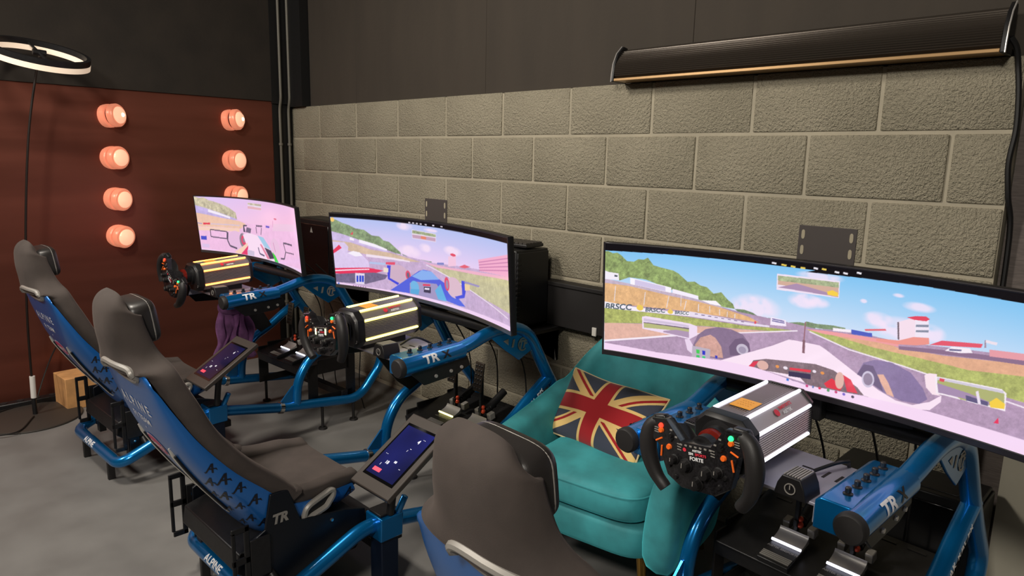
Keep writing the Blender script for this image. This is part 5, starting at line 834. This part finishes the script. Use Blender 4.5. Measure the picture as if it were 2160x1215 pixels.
# ================================================================== armchair
AX, AY, AR = 3.375, -.475, math.radians(8)
M_VEL = mat('teal_velvet', (54, 138, 144), .75, var=.16, scale=7, sheen=.9, bump=.15, bscale=30, bdist=.004)
AC = thing('armchair', 'teal velvet armchair with brass legs between the yellow and white lit rigs', 'armchair', (AX, AY, 0), AR)
def chair_shell():
    # plan curve from left arm front round the back to right arm front; y to the back is +
    ctrl = [(-.300, -.335, .530, 1.25), (-.310, -.20, .545, 1.25), (-.312, -.04, .575, 1.15), (-.290, .07, .63, 1.0), (-.235, .165, .735, .9), (-.14, .215, .845, .85), (0, .228, .875, .85)]
    ctrl = ctrl+[(-x, y, z, w) for x, y, z, w in reversed(ctrl[:-1])]
    C = np.array(ctrl); Q = []
    for i in range(len(C)-1):
        a, b, c, d = C[max(i-1, 0)], C[i], C[i+1], C[min(i+2, len(C)-1)]
        for j in range(6):
            t = j/6; Q.append(.5*((2*b)+(c-a)*t+(2*a-5*b+4*c-d)*t*t+(3*b-a-3*c+d)*t**3))
    Q.append(C[-1]); Q = np.array(Q); rings = []
    for i, (x, y, zt, w) in enumerate(Q):
        a, b = Q[max(i-1, 0)], Q[min(i+1, len(Q)-1)]; tx, ty = b[0]-a[0], b[1]-a[1]; L = math.hypot(tx, ty); nx, ny = -ty/L, tx/L   # outward (left of travel)
        nx, ny = (nx, ny)
        zb = .20 if abs(x) < .30 else .17
        def P(off, z):
            f = max(0, (z-.30))/.5; lean = (.05 if y < .05 else .05+.06*min(1, (y-.05)/.15))*f*(1 if y < .05 else max(.25, 1-abs(x)/.45))
            return Vector((x*(1-.02*(1-min(1, z/.5)))+nx*(off+lean), y+ny*(off+lean), z))
        h = zt-zb
        sec = [(-.045, zb), (.045, zb), (.055, zb+.25*h), (.050, zb+.6*h), (.040, zt-.035), (.022, zt-.006), (-.004, zt), (-.028, zt-.008), (-.045, zt-.04), (-.05, zb+.6*h), (-.05, zb+.25*h)]
        rings.append([P(o*w, z) for o, z in sec])
    # rounded ends
    def endcap(r, dirv):
        c = sum(r, Vector())/len(r); out = []
        for k, s in ((.045, .45), (.032, .8), (.015, .95)): out.append([c+(p-c)*s+dirv*k for p in r])
        return out
    e0 = endcap(rings[0], Vector((0, -1, 0))); e1 = endcap(rings[-1], Vector((0, -1, 0)))
    q = MB(); q.loft(e0+rings+list(reversed(e1))); return q
chair_shell().build('back_and_arms', M_VEL, AC, off=False, sub=1)
def cushion(c, hx, hy, hz, p=.45, R=None):
    q = MB(); q.ell(c, (hx, hy, hz), R, 40, 20, p); return q
q = cushion((0, -.075, .375), .250, .305, .066, .36); q.build('seat_cushion', M_VEL, AC, off=False, smooth=80)
q = MB(); q.tube([Vector((.247*math.copysign(abs(math.cos(a))**.36, math.cos(a)), -.075+.302*math.copysign(abs(math.sin(a))**.36, math.sin(a)), .412)) for a in np.linspace(0, 2*math.pi, 81)], .004, 6); q.build('cushion_piping', M_VEL, AC, off=False)
q = cushion((0, -.07, .255), .270, .300, .070, .34); q.build('base', M_VEL, AC, off=False, smooth=80)
M_BRASS = mat('brass', (190, 150, 80), .25, 1)
for sx in (-1, 1):
    for sy in (-1, 1):
        q = MB(); q.tube([(sx*.21, -.06+sy*.22, .20), (sx*.245, -.06+sy*.255, 0)], [.018, .011], 14); q.build('leg', M_BRASS, AC, off=False)
# flag cushion
def flag_cushion():
    t = thing('flag_cushion', 'rectangular Union flag cushion leaning on the teal armchair', 'cushion', (3.288, -.522, .534), 0)
    w, h, th = .45, .285, .052; n, m = 320, 220
    u = np.linspace(-1, 1, n); v = np.linspace(-1, 1, m); U_, V_ = np.meshgrid(u, v)
    navy, cream, red = np.array((62, 66, 80.)), np.array((226, 190, 122.)), np.array((158, 32, 38.))
    X = U_*1.5; Y = V_*1.0   # flag 3:2
    col = np.zeros((m, n, 3)); col[:] = navy
    d1 = (Y*1.5-X)/math.hypot(1.5, 1); d2 = (Y*1.5+X)/math.hypot(1.5, 1)
    col[(abs(d1) < .17) | (abs(d2) < .17)] = cream
    s1 = np.where(X > 0, -d1, d1); s2 = np.where(X > 0, d2, -d2)
    col[(s1 > .025) & (s1 < .105)] = red; col[(s2 > -.105) & (s2 < -.025)] = red
    col[(abs(X) < .30) | (abs(Y) < .30)] = cream; col[(abs(X) < .215) | (abs(Y) < .215)] = red
    c = col/255; L_ = np.where(c <= .04045, c/12.92, ((c+.055)/1.055)**2.4).reshape(-1, 3)
    prof = (np.clip(1-U_**6, 0, 1)*np.clip(1-V_**6, 0, 1))**.5; prof = prof*(.55+.45*(1-U_**2)*(1-V_**2)*1.0)
    px = U_*w/2*(1-.05*(1-V_**2)); pz = V_*h/2*(1-.07*(1-U_**2)); wob = .006*np.sin(U_*5+V_*3)
    M_ = attr_mat('woven_flag_cloth', .9, 0, .2, .2, .3)
    R = Matrix.Rotation(math.radians(-2), 3, 'Z')@Matrix.Rotation(math.radians(1), 3, 'Y')@Matrix.Rotation(math.radians(-42), 3, 'X')
    Rn = np.array(R)
    fr = np.stack([px, -prof*th+wob, pz], -1).reshape(-1, 3)@Rn.T; color_grid('front', n, m, fr, L_, M_, t)
    bk = np.stack([px, prof*th*.7+wob, pz], -1).reshape(-1, 3)@Rn.T; o = color_grid('back', n, m, bk, L_*0+np.array(lin((62, 66, 80))[:3]), M_, t)
    e = []
    for a in np.linspace(-1, 1, 30): e.append((a, 1))
    for a in np.linspace(1, -1, 20)[1:]: e.append((1, a))
    for a in np.linspace(1, -1, 30)[1:]: e.append((a, -1))
    for a in np.linspace(-1, 1, 20)[1:]: e.append((-1, a))
    q = MB(); q.tube([R@Vector((a*w/2*(1-.05*(1-b*b)), .006*math.sin(a*5+b*3), b*h/2*(1-.07*(1-a*a)))) for a, b in e], .004, 6); q.build('seam', mat('cream_seam', (222, 196, 150), .8), t, off=False)
    return t
flag_cushion()
# ================================================================== purple cloth and cables
def purple_cloth():
    t = thing('purple_cloth', 'purple jacket hanging over the arm bracket of the rig with orange lights', 'jacket', (1.20, -1.0, .72))
    rng = random.Random(4); n, m = 28, 22; vs = []
    for j in range(m):
        b = j/(m-1)
        for i in range(n):
            a = i/(n-1)-.5; f = .018*math.sin(a*26+b*3)+.012*math.sin(a*43+1.3)
            wdt = .20*(.62+.55*b)
            vs.append(Vector((-.06+f*(.5+b)+.02*math.sin(b*5), a*wdt+.012*math.sin(b*9+a*8), -.06-.30*b+.012*math.sin(a*17))))
    q = MB(); q.add(vs, [(j*n+i, j*n+i+1, (j+1)*n+i+1, (j+1)*n+i) for j in range(m-1) for i in range(n-1)])
    o = q.build('hanging_fabric', mat('purple_fleece', (112, 70, 112), .95, var=.2, scale=20, sheen=.4), t, smooth=180, off=False)
    s = o.modifiers.new('thick', 'SOLIDIFY'); s.thickness = .014
    q = MB(); q.ell((-.055, .0, -.055), (.05, .075, .045), None, 20, 12, .8); q.build('folded_collar', MATS['purple_fleece'], t, off=False)
    return t
purple_cloth()
def cable(lab, pts, r=.004): q = MB(); q.tube(catmull(pts, 6), r, 6); tag(q.build('cable', M_CABLE, off=False), lab, 'cable', 'hanging black cables')
for k in 'ABC':
    ox = RIG[k][0]; rc = random.Random(ord(k))
    for i in range(4):
        x = ox-.22+.15*i+rc.uniform(-.03, .03); sx = rc.uniform(-.03, .03); y = -.41+rc.uniform(-.015, .015)
        cable('thin black cable hanging behind the monitor of '+WHO[k], [(x, -.655, .90), (x+.01, -.56, .80), (x+sx*.5, y, .60), (x+sx, y+.03, .40), (x+sx*1.3, y+.02, .16), (x+sx*1.6, y+.05, .012)], .0035)
    bx = thing('cable_tray', 'black cable tray under the monitor of '+WHO[k], 'cable tray', (MONP[k][0]+.04, MONP[k][1]+.128, .845), 0)
    q = MB(); q.bb(-.20, .20, -.03, .03, 0, .022); q.build('channel', M_BLACK, bx, off=False, bevel=.003)
    q = MB(); q.bb(-.17, -.05, -.025, .025, .02, .05); q.build('adapter', M_PLAS, bx, off=False, bevel=.004)
cable('thin black cable looping over the wheel deck of the rig with white lights', [(4.255, -1.02, .80), (4.285, -.98, .815), (4.295, -.94, .81), (4.29, -.90, .79), (4.28, -.85, .70)], .0045)
cable('thin black cable looping over the wheel deck of the rig with yellow lights', [(2.77, -1.08, .80), (2.81, -1.05, .83), (2.83, -1.0, .81), (2.82, -.90, .74)], .004)
